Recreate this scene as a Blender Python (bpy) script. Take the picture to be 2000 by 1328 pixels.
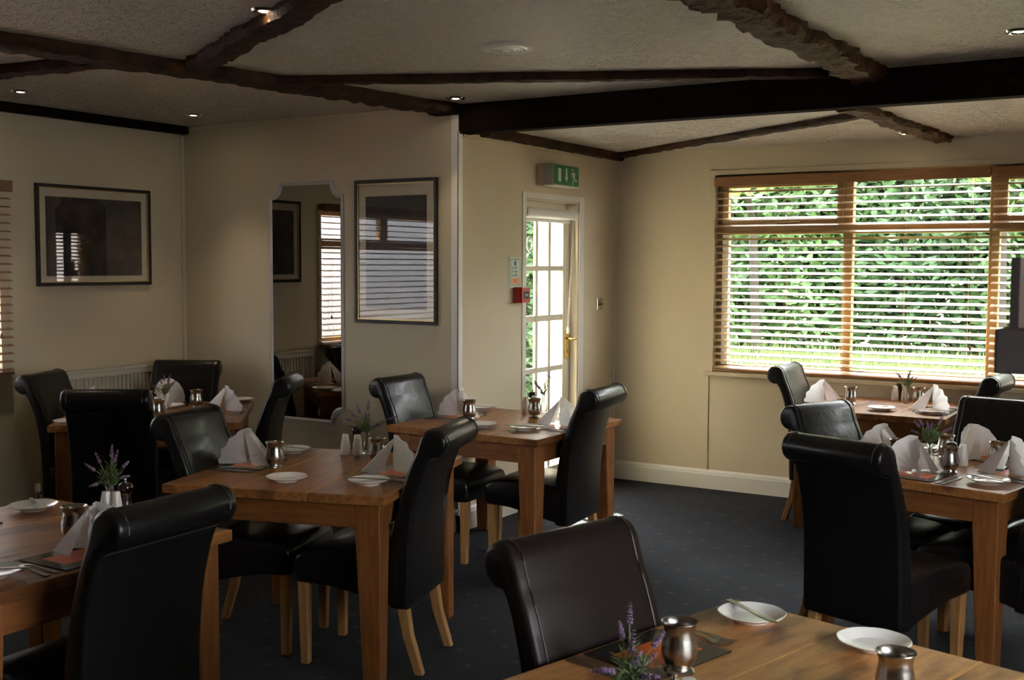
import bpy, bmesh, math, random
from mathutils import Vector, Matrix
random.seed(7)
for o in list(bpy.data.objects): bpy.data.objects.remove(o)
scene = bpy.context.scene
COL = scene.collection
R = math.radians

# ------------------------------------------------------------------ camera
F, YAW, PITCH, ROLL, H = 2222., R(31.5), R(3.81), R(.23), 1.65
cf = Vector((-math.sin(YAW)*math.cos(PITCH), math.cos(YAW)*math.cos(PITCH), -math.sin(PITCH)))
cr0 = Vector((math.cos(YAW), math.sin(YAW), 0)); cu0 = cr0.cross(cf)
cr = math.cos(ROLL)*cr0 + math.sin(ROLL)*cu0
cu = -math.sin(ROLL)*cr0 + math.cos(ROLL)*cu0
cam_d = bpy.data.cameras.new('camera'); cam = bpy.data.objects.new('camera', cam_d); COL.objects.link(cam)
cam_d.sensor_width = 36; cam_d.lens = F/2000*36; cam_d.clip_start = .05; cam_d.clip_end = 200
m = Matrix.Identity(4)
for i in range(3):
    m[i][0] = cr[i]; m[i][1] = cu[i]; m[i][2] = -cf[i]
m[2][3] = H
cam.matrix_world = m
cam_d.dof.use_dof = True; cam_d.dof.focus_distance = 6.0; cam_d.dof.aperture_fstop = 9.0
scene.camera = cam

# ------------------------------------------------------------------ sky, sun, exposure
w = bpy.data.worlds.new('sky'); scene.world = w; w.use_nodes = True
bg = w.node_tree.nodes['Background']
bg.inputs[0].default_value = (.94, .965, 1.0, 1); bg.inputs[1].default_value = 11.0
sun_d = bpy.data.lights.new('sun', 'SUN'); sun = bpy.data.objects.new('sun', sun_d); COL.objects.link(sun)
sun_d.energy = 48; sun_d.angle = R(.6); sun_d.color = (1, .95, .85)
sd = Vector((1.0, -.6, -2.5)).normalized()
sun.rotation_euler = sd.to_track_quat('-Z', 'Y').to_euler()
vs = scene.view_settings
vs.view_transform = 'Standard'; vs.look = 'None'; vs.gamma = 1; vs.use_curve_mapping = False; vs.exposure = 1.1

# ------------------------------------------------------------------ helpers
def ray(px, py): return cf + cr*((px-1000)/F) + cu*((664-py)/F)
def at(px, py, ax, v):
    d = ray(px, py); c = Vector((0, 0, H)); a = 'xyz'.index(ax)
    return c + d*((v-c[a])/d[a])

MATS = {}
def mat(name, col, rough=.5, metal=0, spec=.5, bump=None, var=None, coat=0, **kw):
    """bump=(scale,strength,detail,dist), var=(scale,col2,lo,hi,stretch)"""
    if name in MATS: return MATS[name]
    M = bpy.data.materials.new(name); M.use_nodes = True; MATS[name] = M
    nt = M.node_tree; b = nt.nodes['Principled BSDF']
    b.inputs['Base Color'].default_value = (*col, 1); b.inputs['Roughness'].default_value = rough
    b.inputs['Metallic'].default_value = metal; b.inputs['Specular IOR Level'].default_value = spec
    b.inputs['Coat Weight'].default_value = coat; b.inputs['Coat Roughness'].default_value = .12
    for k, v in kw.items(): b.inputs[k.replace('_', ' ')].default_value = v
    N, L = nt.nodes, nt.links
    tc = N.new('ShaderNodeTexCoord')
    if var:
        mp = N.new('ShaderNodeMapping'); L.new(tc.outputs['Object'], mp.inputs[0])
        mp.inputs['Scale'].default_value = var[4] if len(var) > 4 else (1, 1, 1)
        n = N.new('ShaderNodeTexNoise'); n.inputs['Scale'].default_value = var[0]; n.inputs['Detail'].default_value = 5
        L.new(mp.outputs[0], n.inputs['Vector'])
        r = N.new('ShaderNodeMapRange'); r.inputs[1].default_value = var[2]; r.inputs[2].default_value = var[3]
        L.new(n.outputs[0], r.inputs[0])
        x = N.new('ShaderNodeMix'); x.data_type = 'RGBA'
        x.inputs[6].default_value = (*col, 1); x.inputs[7].default_value = (*var[1], 1)
        L.new(r.outputs[0], x.inputs[0]); L.new(x.outputs[2], b.inputs['Base Color'])
    if bump:
        mp2 = N.new('ShaderNodeMapping'); L.new(tc.outputs['Object'], mp2.inputs[0])
        if len(bump) > 4: mp2.inputs['Scale'].default_value = bump[4]
        n2 = N.new('ShaderNodeTexNoise'); n2.inputs['Scale'].default_value = bump[0]; n2.inputs['Detail'].default_value = bump[2]
        L.new(mp2.outputs[0], n2.inputs['Vector'])
        bp = N.new('ShaderNodeBump'); bp.inputs['Strength'].default_value = bump[1]; bp.inputs['Distance'].default_value = bump[3]
        L.new(n2.outputs[0], bp.inputs['Height']); L.new(bp.outputs[0], b.inputs['Normal'])
    return M

def wood(name, c1, c2, c3, axis=1, rough=.4, scale=1., coat=.0, stain=.5):
    """long grain along one axis of the object, with darker stains; varies from object to object"""
    if name in MATS: return MATS[name]
    M = bpy.data.materials.new(name); M.use_nodes = True; MATS[name] = M
    nt = M.node_tree; N, L = nt.nodes, nt.links; b = N['Principled BSDF']
    b.inputs['Roughness'].default_value = rough; b.inputs['Coat Weight'].default_value = coat; b.inputs['Specular IOR Level'].default_value = .42
    tc = N.new('ShaderNodeTexCoord'); oi = N.new('ShaderNodeObjectInfo')
    mu = N.new('ShaderNodeVectorMath'); mu.operation = 'SCALE'; mu.inputs[0].default_value = (31, 17, 23)
    L.new(oi.outputs['Random'], mu.inputs['Scale'])
    ad = N.new('ShaderNodeVectorMath'); L.new(tc.outputs['Object'], ad.inputs[0]); L.new(mu.outputs[0], ad.inputs[1])
    def noise(sc, det, st):
        mp = N.new('ShaderNodeMapping'); v = [st, st, st]; v[axis] = 1; mp.inputs['Scale'].default_value = v
        L.new(ad.outputs[0], mp.inputs[0])
        n = N.new('ShaderNodeTexNoise'); n.inputs['Scale'].default_value = sc; n.inputs['Detail'].default_value = det
        L.new(mp.outputs[0], n.inputs['Vector']); return n
    g = noise(6*scale, 6, 9); s = noise(3.2, 4, 2.6)
    r = N.new('ShaderNodeMapRange'); r.inputs[1].default_value = .35; r.inputs[2].default_value = .65; L.new(g.outputs[0], r.inputs[0])
    x = N.new('ShaderNodeMix'); x.data_type = 'RGBA'; x.inputs[6].default_value = (*c1, 1); x.inputs[7].default_value = (*c2, 1)
    L.new(r.outputs[0], x.inputs[0])
    r2 = N.new('ShaderNodeMapRange'); r2.inputs[1].default_value = .50; r2.inputs[2].default_value = .66; r2.inputs[4].default_value = stain; L.new(s.outputs[0], r2.inputs[0])
    y = N.new('ShaderNodeMix'); y.data_type = 'RGBA'; L.new(x.outputs[2], y.inputs[6]); y.inputs[7].default_value = (*c3, 1)
    L.new(r2.outputs[0], y.inputs[0]); L.new(y.outputs[2], b.inputs['Base Color'])
    bp = N.new('ShaderNodeBump'); bp.inputs['Strength'].default_value = .15; bp.inputs['Distance'].default_value = .002
    L.new(g.outputs[0], bp.inputs['Height']); L.new(bp.outputs[0], b.inputs['Normal'])
    return M

def thin_glass(name, tint=(1, 1, 1), ior=1.5):
    if name in MATS: return MATS[name]
    M = bpy.data.materials.new(name); M.use_nodes = True; MATS[name] = M
    nt = M.node_tree; N, L = nt.nodes, nt.links
    for n in list(N): N.remove(n)
    o = N.new('ShaderNodeOutputMaterial'); t = N.new('ShaderNodeBsdfTransparent'); t.inputs[0].default_value = (*tint, 1)
    g = N.new('ShaderNodeBsdfGlossy'); g.inputs['Roughness'].default_value = .0
    fr = N.new('ShaderNodeFresnel')
    ge = N.new('ShaderNodeNewGeometry'); mr = N.new('ShaderNodeMapRange'); mr.inputs[3].default_value = ior; mr.inputs[4].default_value = 1/ior
    L.new(ge.outputs['Backfacing'], mr.inputs[0]); L.new(mr.outputs[0], fr.inputs[0])
    x = N.new('ShaderNodeMixShader'); L.new(fr.outputs[0], x.inputs[0]); L.new(t.outputs[0], x.inputs[1]); L.new(g.outputs[0], x.inputs[2])
    L.new(x.outputs[0], o.inputs[0]); return M

def emit(name, col, s):
    if name in MATS: return MATS[name]
    M = bpy.data.materials.new(name); M.use_nodes = True; MATS[name] = M
    b = M.node_tree.nodes['Principled BSDF']
    b.inputs['Base Color'].default_value = (*col, 1); b.inputs['Emission Color'].default_value = (*col, 1); b.inputs['Emission Strength'].default_value = s
    return M

def tag(o, label=None, cat=None, group=None, kind=None):
    if label: o['label'] = label
    if cat: o['category'] = cat
    if group: o['group'] = group
    if kind: o['kind'] = kind
    return o
def link(name, me, parent=None, loc=None, rz=0):
    o = bpy.data.objects.new(name, me); COL.objects.link(o)
    if parent: o.parent = parent
    if loc is not None: o.location = loc
    if rz: o.rotation_euler[2] = rz
    return o
def empty(name, loc=(0, 0, 0), rz=0):
    o = link(name, None, None, loc, rz); o.empty_display_size = .05; return o
def mesh(name, bm, material, smooth=False):
    bmesh.ops.recalc_face_normals(bm, faces=bm.faces)
    me = bpy.data.meshes.new(name); bm.to_mesh(me); bm.free()
    if smooth:
        for p in me.polygons: p.use_smooth = True
        try: me.set_sharp_from_angle(angle=R(42))
        except Exception: pass
    me.materials.append(material); return me
def obj(name, bm, material, parent=None, smooth=False, loc=None, rz=0):
    return link(name, mesh(name, bm, material, smooth), parent, loc, rz)
def copy_tree(o, parent=None):
    c = o.copy(); COL.objects.link(c); c.parent = parent
    for ch in o.children: copy_tree(ch, c)
    return c
def bx(x0, x1, y0, y1, z0, z1, bev=0, bm=None, seg=2):
    own = bm is None
    b = bmesh.new()
    bmesh.ops.create_cube(b, size=1)
    for v in b.verts:
        v.co = Vector(((x0+x1)/2+v.co.x*(x1-x0), (y0+y1)/2+v.co.y*(y1-y0), (z0+z1)/2+v.co.z*(z1-z0)))
    if bev: bmesh.ops.bevel(b, geom=b.edges[:], offset=bev, segments=seg, affect='EDGES', profile=.5)
    if own: return b
    merge(bm, b); return bm
def merge(dst, src, mtx=None):
    vm = {}
    for v in src.verts: vm[v] = dst.verts.new(mtx @ v.co if mtx else v.co)
    for f in src.faces:
        try: dst.faces.new([vm[v] for v in f.verts])
        except ValueError: pass
    src.free()
def lathe(prof, seg=24, bm=None, wob=None):
    bm = bm or bmesh.new(); rings = []
    for r, z in prof:
        if r < 1e-6: rings.append([bm.verts.new((0, 0, z))])
        else: rings.append([bm.verts.new(((r*(wob(i) if wob else 1))*math.cos(2*math.pi*i/seg), (r*(wob(i) if wob else 1))*math.sin(2*math.pi*i/seg), z)) for i in range(seg)])
    for a, b in zip(rings, rings[1:]):
        for i in range(seg):
            j = (i+1) % seg
            q = [a[i % len(a)], a[j % len(a)], b[j % len(b)], b[i % len(b)]]
            q2 = []
            for v in q:
                if v not in q2: q2.append(v)
            if len(q2) > 2: bm.faces.new(q2)
    return bm
def tube(pts, rad, seg=8, bm=None, cap=True):
    bm = bm or bmesh.new(); rings = []; pts = [Vector(p) for p in pts]
    for k, p in enumerate(pts):
        d = (pts[min(k+1, len(pts)-1)]-pts[max(k-1, 0)]).normalized()
        up = Vector((0, 0, 1)) if abs(d.z) < .9 else Vector((1, 0, 0))
        a = d.cross(up).normalized(); b = d.cross(a)
        r = rad[k] if isinstance(rad, (list, tuple)) else rad
        rings.append([bm.verts.new(p+a*(r*math.cos(2*math.pi*i/seg))+b*(r*math.sin(2*math.pi*i/seg))) for i in range(seg)])
    for A, B in zip(rings, rings[1:]):
        for i in range(seg): bm.faces.new([A[i], A[(i+1) % seg], B[(i+1) % seg], B[i]])
    if cap: bm.faces.new(rings[0]); bm.faces.new(rings[-1])
    return bm
def prism(poly, x0, x1, axis='x', bm=None):
    """polygon in the two other axes, extruded along axis"""
    bm = bm or bmesh.new()
    def P(a, b, c): return {'x': (c, a, b), 'y': (a, c, b), 'z': (a, b, c)}[axis]
    A = [bm.verts.new(P(a, b, x0)) for a, b in poly]; B = [bm.verts.new(P(a, b, x1)) for a, b in poly]
    n = len(poly)
    for i in range(n): bm.faces.new([A[i], A[(i+1) % n], B[(i+1) % n], B[i]])
    bm.faces.new(A); bm.faces.new(B); return bm
def soft_prism(poly, w, r):
    """closed profile in (y,z) extruded over width w in x with rounded rims of radius r"""
    n = len(poly); P = [Vector(p) for p in poly]
    area = sum(P[i].x*P[(i+1) % n].y-P[(i+1) % n].x*P[i].y for i in range(n))
    sgn = 1 if area > 0 else -1; nor = []
    for i in range(n):
        d = (P[(i+1) % n]-P[i-1]).normalized(); nor.append(Vector((-d.y, d.x))*sgn)
    bm = bmesh.new(); rings = []
    st = [(math.sin(a)*r-r, r-math.cos(a)*r) for a in (0, R(30), R(60), R(90))]   # (dx from the rim, inset)
    xs = [(-w/2+r*(1-math.cos(R(k))), r*(1-math.sin(R(k)))) for k in (0, 30, 60, 90)]
    xs = xs+[(-a, b) for a, b in reversed(xs)]
    for x, ins in xs:
        rings.append([bm.verts.new((x, (P[i]+nor[i]*ins).x, (P[i]+nor[i]*ins).y)) for i in range(n)])
    for A, B in zip(rings, rings[1:]):
        for i in range(n): bm.faces.new([A[i], A[(i+1) % n], B[(i+1) % n], B[i]])
    bm.faces.new(rings[0]); bm.faces.new(rings[-1]); return bm
def smooth_pts(pts, n=3):
    """Catmull-Rom resample"""
    out = []; p = [Vector(q) for q in pts]
    for i in range(len(p)-1):
        a, b, c, d = p[max(i-1, 0)], p[i], p[i+1], p[min(i+2, len(p)-1)]
        for k in range(n):
            t = k/n
            out.append(.5*((2*b)+(c-a)*t+(2*a-5*b+4*c-d)*t*t+(3*b-a-3*c+d)*t**3))
    out.append(p[-1]); return out

# ------------------------------------------------------------------ materials
M_WALL = mat('cream_wall', (.60, .525, .37), .75, bump=(60, .06, 4, .004), var=(1.3, (.575, .50, .35), .4, .7))
M_CEIL = None
M_WHITE = mat('white_gloss_paint', (.72, .70, .64), .35)
M_DOORP = mat('cream_door_paint', (.66, .60, .46), .4)
M_LEATHER = mat('dark_leather', (.008, .0072, .007), .34, spec=.32, bump=(42, .4, 7, .004), coat=.12)
M_LEATHER_HAZE = mat('hazed_leather', (.016, .011, .0095), .42, spec=.13, bump=(42, .22, 6, .003), coat=.1)  # same leather, browned to stand in for flare and warm light
M_SEAM = mat('leather_seam', (.03, .026, .024), .4)
M_LEG = wood('pale_oak', (.50, .27, .10), (.38, .19, .065), (.32, .15, .05), axis=2, rough=.42, stain=.3)
M_PLANK = wood('table_plank', (.40, .175, .052), (.27, .105, .028), (.11, .04, .014), axis=1, rough=.34, stain=.85)
M_PLANK_BRIGHT = wood('brightened_plank', (.58, .30, .105), (.46, .215, .07), (.13, .045, .014), axis=1, rough=.36, stain=1.0)  # paler finish, also brightened for daylight the near table lacks
M_TLEG = wood('table_leg', (.30, .115, .03), (.21, .075, .019), (.13, .045, .012), axis=2, rough=.4, stain=.5)
M_APRON = wood('table_apron', (.27, .10, .028), (.19, .07, .018), (.11, .04, .012), axis=0, rough=.42, stain=.5)
M_JOINT = mat('joint_filler', (.60, .31, .11), .5)
M_PEWTER = mat('pewter', (.45, .43, .39), .27, 1, bump=(120, .04, 2, .001))
M_STEEL = mat('cutlery_steel', (.42, .415, .40), .28, 1)
M_CHINA = mat('white_china', (.90, .89, .85), .18, coat=.2)
M_CERAMIC = mat('white_ceramic', (.88, .87, .84), .15, coat=.4)
M_DARKWOOD = mat('dark_mill_wood', (.02, .012, .009), .2, coat=.6)
M_LINEN = mat('white_linen', (.94, .93, .92), .8, bump=(700, .05, 1, .001), Sheen_Weight=.2)
M_MATB = mat('black_card', (.016, .016, .016), .16, coat=.5)
M_MATO = mat('orange_print', (.80, .16, .025), .3, coat=.3)
M_GLASSV = mat('bud_glass', (1, 1, 1), .0, Transmission_Weight=1.0, IOR=1.45)
M_LAV = mat('lavender_flower', (.27, .19, .31), .8, var=(200, (.18, .12, .21), .4, .6))
M_LEAF = mat('lavender_leaf', (.13, .20, .07), .6, var=(60, (.22, .30, .14), .4, .6))
M_STEM = mat('lavender_stem', (.16, .21, .08), .6)
M_BEAM = mat('hewn_beam', (.060, .026, .011), .7, spec=.15, bump=(26, .7, 5, .02), var=(9, (.018, .009, .005), .35, .65))
M_BEAMD = mat('box_beam', (.012, .007, .005), .9, spec=.06, bump=(20, .3, 4, .01), var=(7, (.012, .008, .006), .4, .6))
M_RUST = mat('adzed_beam', (.105, .047, .018), .7, spec=.2, bump=(30, .9, 5, .03), var=(18, (.04, .018, .008), .35, .65))
M_SLAT = mat('blind_slat', (.60, .45, .28), .38, spec=.5, var=(5, (.52, .37, .22), .35, .65, (1, 14, 14)), coat=.25)
M_VAL = mat('blind_valance', (.33, .165, .065), .45, var=(5, (.24, .11, .04), .35, .65, (1, 18, 40)))
M_SLAT_SHADED = mat('blind_slat_shaded', (.19, .085, .04), .4, var=(5, (.14, .06, .028), .35, .65, (14, 1, 14)))  # darker copy of the slats, their shade put into the colour
M_CORD = mat('blind_cord', (.45, .32, .2), .8)
M_FRAMEW = mat('window_oak', (.42, .27, .13), .45, var=(6, (.34, .21, .10), .35, .65))
M_PANE = thin_glass('window_glass')
M_BLACK = mat('black_frame', (.010, .009, .008), .5)
M_GOLD = mat('gilt_line', (.55, .42, .18), .35, .7)
M_BRASS = mat('brass', (.80, .55, .17), .2, 1)
M_CHROME = mat('chrome', (.7, .7, .7), .12, 1)
M_RAD = mat('radiator_enamel', (.60, .56, .47), .4)
M_PANEL = mat('dark_panelling', (.10, .055, .03), .6, var=(3, (.06, .033, .018), .4, .6, (8, 8, 1)))
M_RENDER = mat('white_render', (.80, .80, .78), .85, bump=(30, .3, 4, .02))

def carpet():
    M = bpy.data.materials.new('carpet'); M.use_nodes = True; nt = M.node_tree; N, L = nt.nodes, nt.links; b = N['Principled BSDF']
    b.inputs['Roughness'].default_value = .95; b.inputs['Specular IOR Level'].default_value = .15
    tc = N.new('ShaderNodeTexCoord')
    n1 = N.new('ShaderNodeTexNoise'); n1.inputs['Scale'].default_value = 260; n1.inputs['Detail'].default_value = 3
    n3 = N.new('ShaderNodeTexNoise'); n3.inputs['Scale'].default_value = 3; n3.inputs['Detail'].default_value = 6
    L.new(tc.outputs['Object'], n1.inputs['Vector']); L.new(tc.outputs['Object'], n3.inputs['Vector'])
    mp = N.new('ShaderNodeMapping'); mp.inputs['Rotation'].default_value = (0, 0, R(45)); L.new(tc.outputs['Object'], mp.inputs[0])
    sx = N.new('ShaderNodeSeparateXYZ'); L.new(mp.outputs[0], sx.inputs[0])
    def cell(sock):
        a = N.new('ShaderNodeMath'); a.operation = 'MULTIPLY'; a.inputs[1].default_value = 1/.20; L.new(sock, a.inputs[0])
        f = N.new('ShaderNodeMath'); f.operation = 'FRACT'; L.new(a.outputs[0], f.inputs[0])
        s = N.new('ShaderNodeMath'); s.operation = 'SUBTRACT'; s.inputs[1].default_value = .5; L.new(f.outputs[0], s.inputs[0])
        return s.outputs[0]
    cx, cy = cell(sx.outputs[0]), cell(sx.outputs[1])
    cv = N.new('ShaderNodeCombineXYZ'); L.new(cx, cv.inputs[0]); L.new(cy, cv.inputs[1])
    ln = N.new('ShaderNodeVectorMath'); ln.operation = 'LENGTH'; L.new(cv.outputs[0], ln.inputs[0])
    at2 = N.new('ShaderNodeMath'); at2.operation = 'ARCTAN2'; L.new(cy, at2.inputs[0]); L.new(cx, at2.inputs[1])
    m5 = N.new('ShaderNodeMath'); m5.operation = 'MULTIPLY'; m5.inputs[1].default_value = 4; L.new(at2.outputs[0], m5.inputs[0])
    co = N.new('ShaderNodeMath'); co.operation = 'COSINE'; L.new(m5.outputs[0], co.inputs[0])
    rr = N.new('ShaderNodeMath'); rr.operation = 'MULTIPLY_ADD'; rr.inputs[1].default_value = .035; rr.inputs[2].default_value = .085; L.new(co.outputs[0], rr.inputs[0])
    lt = N.new('ShaderNodeMath'); lt.operation = 'LESS_THAN'; L.new(ln.outputs['Value'], lt.inputs[0]); L.new(rr.outputs[0], lt.inputs[1])
    x0 = N.new('ShaderNodeMix'); x0.data_type = 'RGBA'; x0.inputs[6].default_value = (.020, .022, .026, 1); x0.inputs[7].default_value = (.036, .039, .044, 1)
    L.new(n3.outputs[0], x0.inputs[0])
    x1 = N.new('ShaderNodeMix'); x1.data_type = 'RGBA'; L.new(x0.outputs[2], x1.inputs[6]); x1.inputs[7].default_value = (.11, .075, .05, 1)
    mm = N.new('ShaderNodeMath'); mm.operation = 'MULTIPLY'; L.new(lt.outputs[0], mm.inputs[0]); L.new(n1.outputs[0], mm.inputs[1])
    L.new(mm.outputs[0], x1.inputs[0]); L.new(x1.outputs[2], b.inputs['Base Color'])
    bp = N.new('ShaderNodeBump'); bp.inputs['Strength'].default_value = .5; bp.inputs['Distance'].default_value = .004
    L.new(n1.outputs[0], bp.inputs['Height']); L.new(bp.outputs[0], b.inputs['Normal']); return M
M_CARPET = carpet()
def artex():
    M = bpy.data.materials.new('stippled_plaster'); M.use_nodes = True; nt = M.node_tree; N, L = nt.nodes, nt.links; b = N['Principled BSDF']
    b.inputs['Base Color'].default_value = (.64, .60, .52, 1); b.inputs['Roughness'].default_value = .42
    tc = N.new('ShaderNodeTexCoord')
    mp = N.new('ShaderNodeMapping'); mp.inputs['Rotation'].default_value = (0, 0, R(25)); mp.inputs['Scale'].default_value = (1, 1.8, 1); L.new(tc.outputs['Object'], mp.inputs[0])
    n = N.new('ShaderNodeTexNoise'); n.inputs['Scale'].default_value = 24; n.inputs['Detail'].default_value = 3; n.inputs['Distortion'].default_value = 1.2; L.new(mp.outputs[0], n.inputs['Vector'])
    mx = N.new('ShaderNodeMapRange'); mx.interpolation_type = 'SMOOTHSTEP'; mx.inputs[1].default_value = .53; mx.inputs[2].default_value = .64; L.new(n.outputs[0], mx.inputs[0])
    n2 = N.new('ShaderNodeTexNoise'); n2.inputs['Scale'].default_value = 90; L.new(tc.outputs['Object'], n2.inputs['Vector'])
    ad = N.new('ShaderNodeMath'); ad.operation = 'MULTIPLY_ADD'; ad.inputs[1].default_value = .25; L.new(n2.outputs[0], ad.inputs[0]); L.new(mx.outputs[0], ad.inputs[2])
    bp = N.new('ShaderNodeBump'); bp.inputs['Strength'].default_value = 1.0; bp.inputs['Distance'].default_value = .05
    L.new(ad.outputs[0], bp.inputs['Height']); L.new(bp.outputs[0], b.inputs['Normal']); return M
M_CEIL = artex()

# ------------------------------------------------------------------ the room
XD, YA, XC, YB = -6.26, 5.73, -3.90, 7.87
XE, YF = 1.55, -4.6            # walls behind and beside the camera
ZC, ZB = 2.61, 2.49           # ceiling of the front and of the back part
T = .16
def struct(name, bm, material, smooth=False, parent=None):
    o = obj(name, bm, material, parent, smooth)
    if parent is None: o['kind'] = 'structure'
    return o
struct('floor', bx(XD-T, XE+T, YF-T, YB+T, -.12, 0), M_CARPET)
struct('ceiling', bx(XD-T, XE+T, YF-T, YA+.10, ZC, ZC+.15), M_CEIL)
struct('ceiling_back', bx(XC-T, XE+T, YA+.10, YB+T, ZB, ZB+.27), M_CEIL)

def wall_with_holes(name, axis, p0, p1, a0, a1, z1, holes, m_=None):
    """axis 'x': wall plane at x between p0,p1 running along y from a0 to a1"""
    bm = bmesh.new()
    ys = sorted({a0, a1, *[h[0] for h in holes], *[h[1] for h in holes]})
    for u0, u1 in zip(ys, ys[1:]):
        hs = sorted([(h[2], h[3]) for h in holes if h[0] <= u0+1e-6 and h[1] >= u1-1e-6])
        z = 0
        for h0, h1 in hs+[(z1, z1)]:
            if h0 > z+1e-6:
                if axis == 'x': bx(p0, p1, u0, u1, z, h0, bm=bm)
                else: bx(u0, u1, p0, p1, z, h0, bm=bm)
            z = h1
    bmesh.ops.remove_doubles(bm, verts=bm.verts, dist=1e-5)
    return struct(name, bm, m_ or M_WALL)
# openings
DWY0, DWY1, DWZ0, DWZ1 = 0.55, 4.26, .98, 2.10     # window in the picture wall
BWX0, BWX1, BWZ0, BWZ1 = -3.09, 1.40, .875, 2.30    # wide window
DRY0, DRY1, DRZ = 6.534, 7.278, 2.095              # door opening
RWY0, RWY1, RWZ0, RWZ1 = .5, 2.9, .95, 2.12       # window added in the unseen right-hand wall to supply daylight
wall_with_holes('wall_left', 'x', XD-T, XD, YF-T, YA+T, ZC, [(DWY0, DWY1, DWZ0, DWZ1)])
struct('wall_mirror', bx(XD, XC, YA, YA+T, 0, ZC), M_WALL)
wall_with_holes('wall_door', 'x', XC-T, XC, YA+T, YB+T, ZC, [(DRY0, DRY1, 0, DRZ)])
wall_with_holes('wall_window', 'y', YB, YB+T, XC, XE+T, ZC, [(BWX0, BWX1, BWZ0, BWZ1)])
wall_with_holes('wall_right', 'x', XE, XE+T, YF-T, YB, ZC, [(RWY0, RWY1, RWZ0, RWZ1)], M_PANEL)
struct('wall_rear', bx(XD, XE, YF-T, YF, 0, ZC), M_PANEL)

def skirt(name, path_pts, inward):
    """moulded skirting between two floor points; inward = unit vector into the room"""
    (x0, y0), (x1, y1) = path_pts
    d = Vector((x1-x0, y1-y0)); n = Vector(inward)
    prof = [(0, 0), (.020, 0), (.020, .108), (.016, .114), (.016, .122), (.010, .134), (.004, .141), (0, .141)]
    bm = bmesh.new()
    A = [bm.verts.new((x0+n.x*a, y0+n.y*a, z)) for a, z in prof]; B = [bm.verts.new((x1+n.x*a, y1+n.y*a, z)) for a, z in prof]
    k = len(prof)
    for i in range(k): bm.faces.new([A[i], A[(i+1) % k], B[(i+1) % k], B[i]])
    bm.faces.new(A); bm.faces.new(B)
    return struct(name, bm, M_WHITE)
skirt('baseboard_left', ((XD, YF), (XD, YA)), (1, 0))
skirt('baseboard_mirror', ((XD, YA), (XC+.02, YA)), (0, -1))
skirt('baseboard_door', ((XC, YA-.02), (XC, DRY0-.05)), (1, 0))
skirt('baseboard_door_far', ((XC, DRY1+.075), (XC, YB)), (1, 0))
skirt('baseboard_window', ((XC, YB), (XE, YB)), (0, -1))
# corner bead, ceiling bead and panel strips on the walls
struct('trim_1', bx(XC-.045, XC+.006, YA-.006, YA, .141, 2.55, .001, bx(XC, XC+.006, YA-.006, YA+.045, .141, 2.45, .001)), M_WHITE)
struct('trim_2', bx(XD, XC, YA-.012, YA, ZC-.028, ZC, .003), M_WALL)
struct('trim_3', bx(-3.145, -3.12, YB-.008, YB, .141, .84, .002), M_WALL)
struct('trim_4', bx(XC, XC+.014, YB-.030, YB-.0, .141, 2.45, .003), M_WALL)
struct('trim_5', bx(XD, XD+.014, YA-.030, YA, .141, 2.55, .003), M_WALL)
struct('trim_6', bx(XC, XC+.012, YA+.05, YB, 2.42, 2.445, .003), M_WALL)

# ------------------------------------------------------------------ beams
def hewn(name, p0, p1, w, zt, h, material, label, seed, rough=.012, cat='beam'):
    """an uneven beam between two floor-plan points, hanging h below zt"""
    rnd = random.Random(seed); a, b = Vector(p0), Vector(p1); L_ = (b-a).length; n = max(8, int(L_/.05)); d = (b-a)/L_; s = Vector((-d.y, d.x))
    bm = bmesh.new(); rings = []
    prof = [(-.5, 0), (-.5, -.55), (-.42, -.93), (-.15, -1), (.15, -1), (.42, -.93), (.5, -.55), (.5, 0)]
    ph = [rnd.random()*6 for _ in range(6)]
    for i in range(n+1):
        t = i/n; c = a+d*(L_*t); ring = []
        wv = rough*.6*math.sin(t*L_*7+ph[0])+rough*.4*math.sin(t*L_*17+ph[1])
        for k, (u, v) in enumerate(prof):
            j = (rnd.random()-.5)*2*rough
            q = c+s*(u*w+wv+(j if 0 < k < 7 or True else 0))
            ring.append(bm.verts.new((q.x, q.y, zt+v*h+((rnd.random()-.5)*rough*1.1 if v < 0 else .004))))
        rings.append(ring)
    k = len(prof)
    for A, B in zip(rings, rings[1:]):
        for i in range(k-1): bm.faces.new([A[i], A[i+1], B[i+1], B[i]])
    bm.faces.new(rings[0]); bm.faces.new(rings[-1])
    o = obj(name, bm, material, None, True); tag(o, label, cat, 'dark timber beams on the ceiling'); return o
hewn('ceiling_beam', (-4.78, .9), (-3.97, 5.70), .19, ZC, .058, M_BEAM, 'long reddish-brown beam running to the corner of the mirror wall', 1)
hewn('ceiling_beam', (-4.10, 3.87), (-1.65, 2.55), .13, ZC, .05, M_BEAM, 'oblique dark beam branching off toward a lit downlight', 2)
hewn('ceiling_beam', (-6.2, 3.42), (-4.42, 3.60), .12, ZC, .05, M_BEAM, 'short dark beam branching off over the radiator corner', 3)
hewn('ceiling_beam', (-4.24, 4.40), (-1.52, 5.68), .085, ZC, .042, M_BEAM, 'thin brown beam running past the round ceiling vent', 4, .007)
hewn('ceiling_beam', (-1.54, 2.2), (-1.46, 5.80), .17, ZC, .065, M_RUST, 'rough adzed light-brown beam meeting the large box beam', 5, .02)
hewn('ceiling_beam', (-3.88, 7.84), (-1.64, 6.36), .085, ZB, .035, M_BEAM, 'thin dark beam running into the corner above the door wall', 6, .007)
hewn('ceiling_beam', (-1.64, 5.98), (-1.51, 7.85), .13, ZB, .04, M_RUST, 'short adzed beam ending above the wide window', 7, .014)
hewn('wall_beam', (XC+.045, 5.96), (XC+.045, YB-.01), .085, ZB+.0, .055, M_BEAM, 'dark beam along the top of the door wall', 8, .006)
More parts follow.
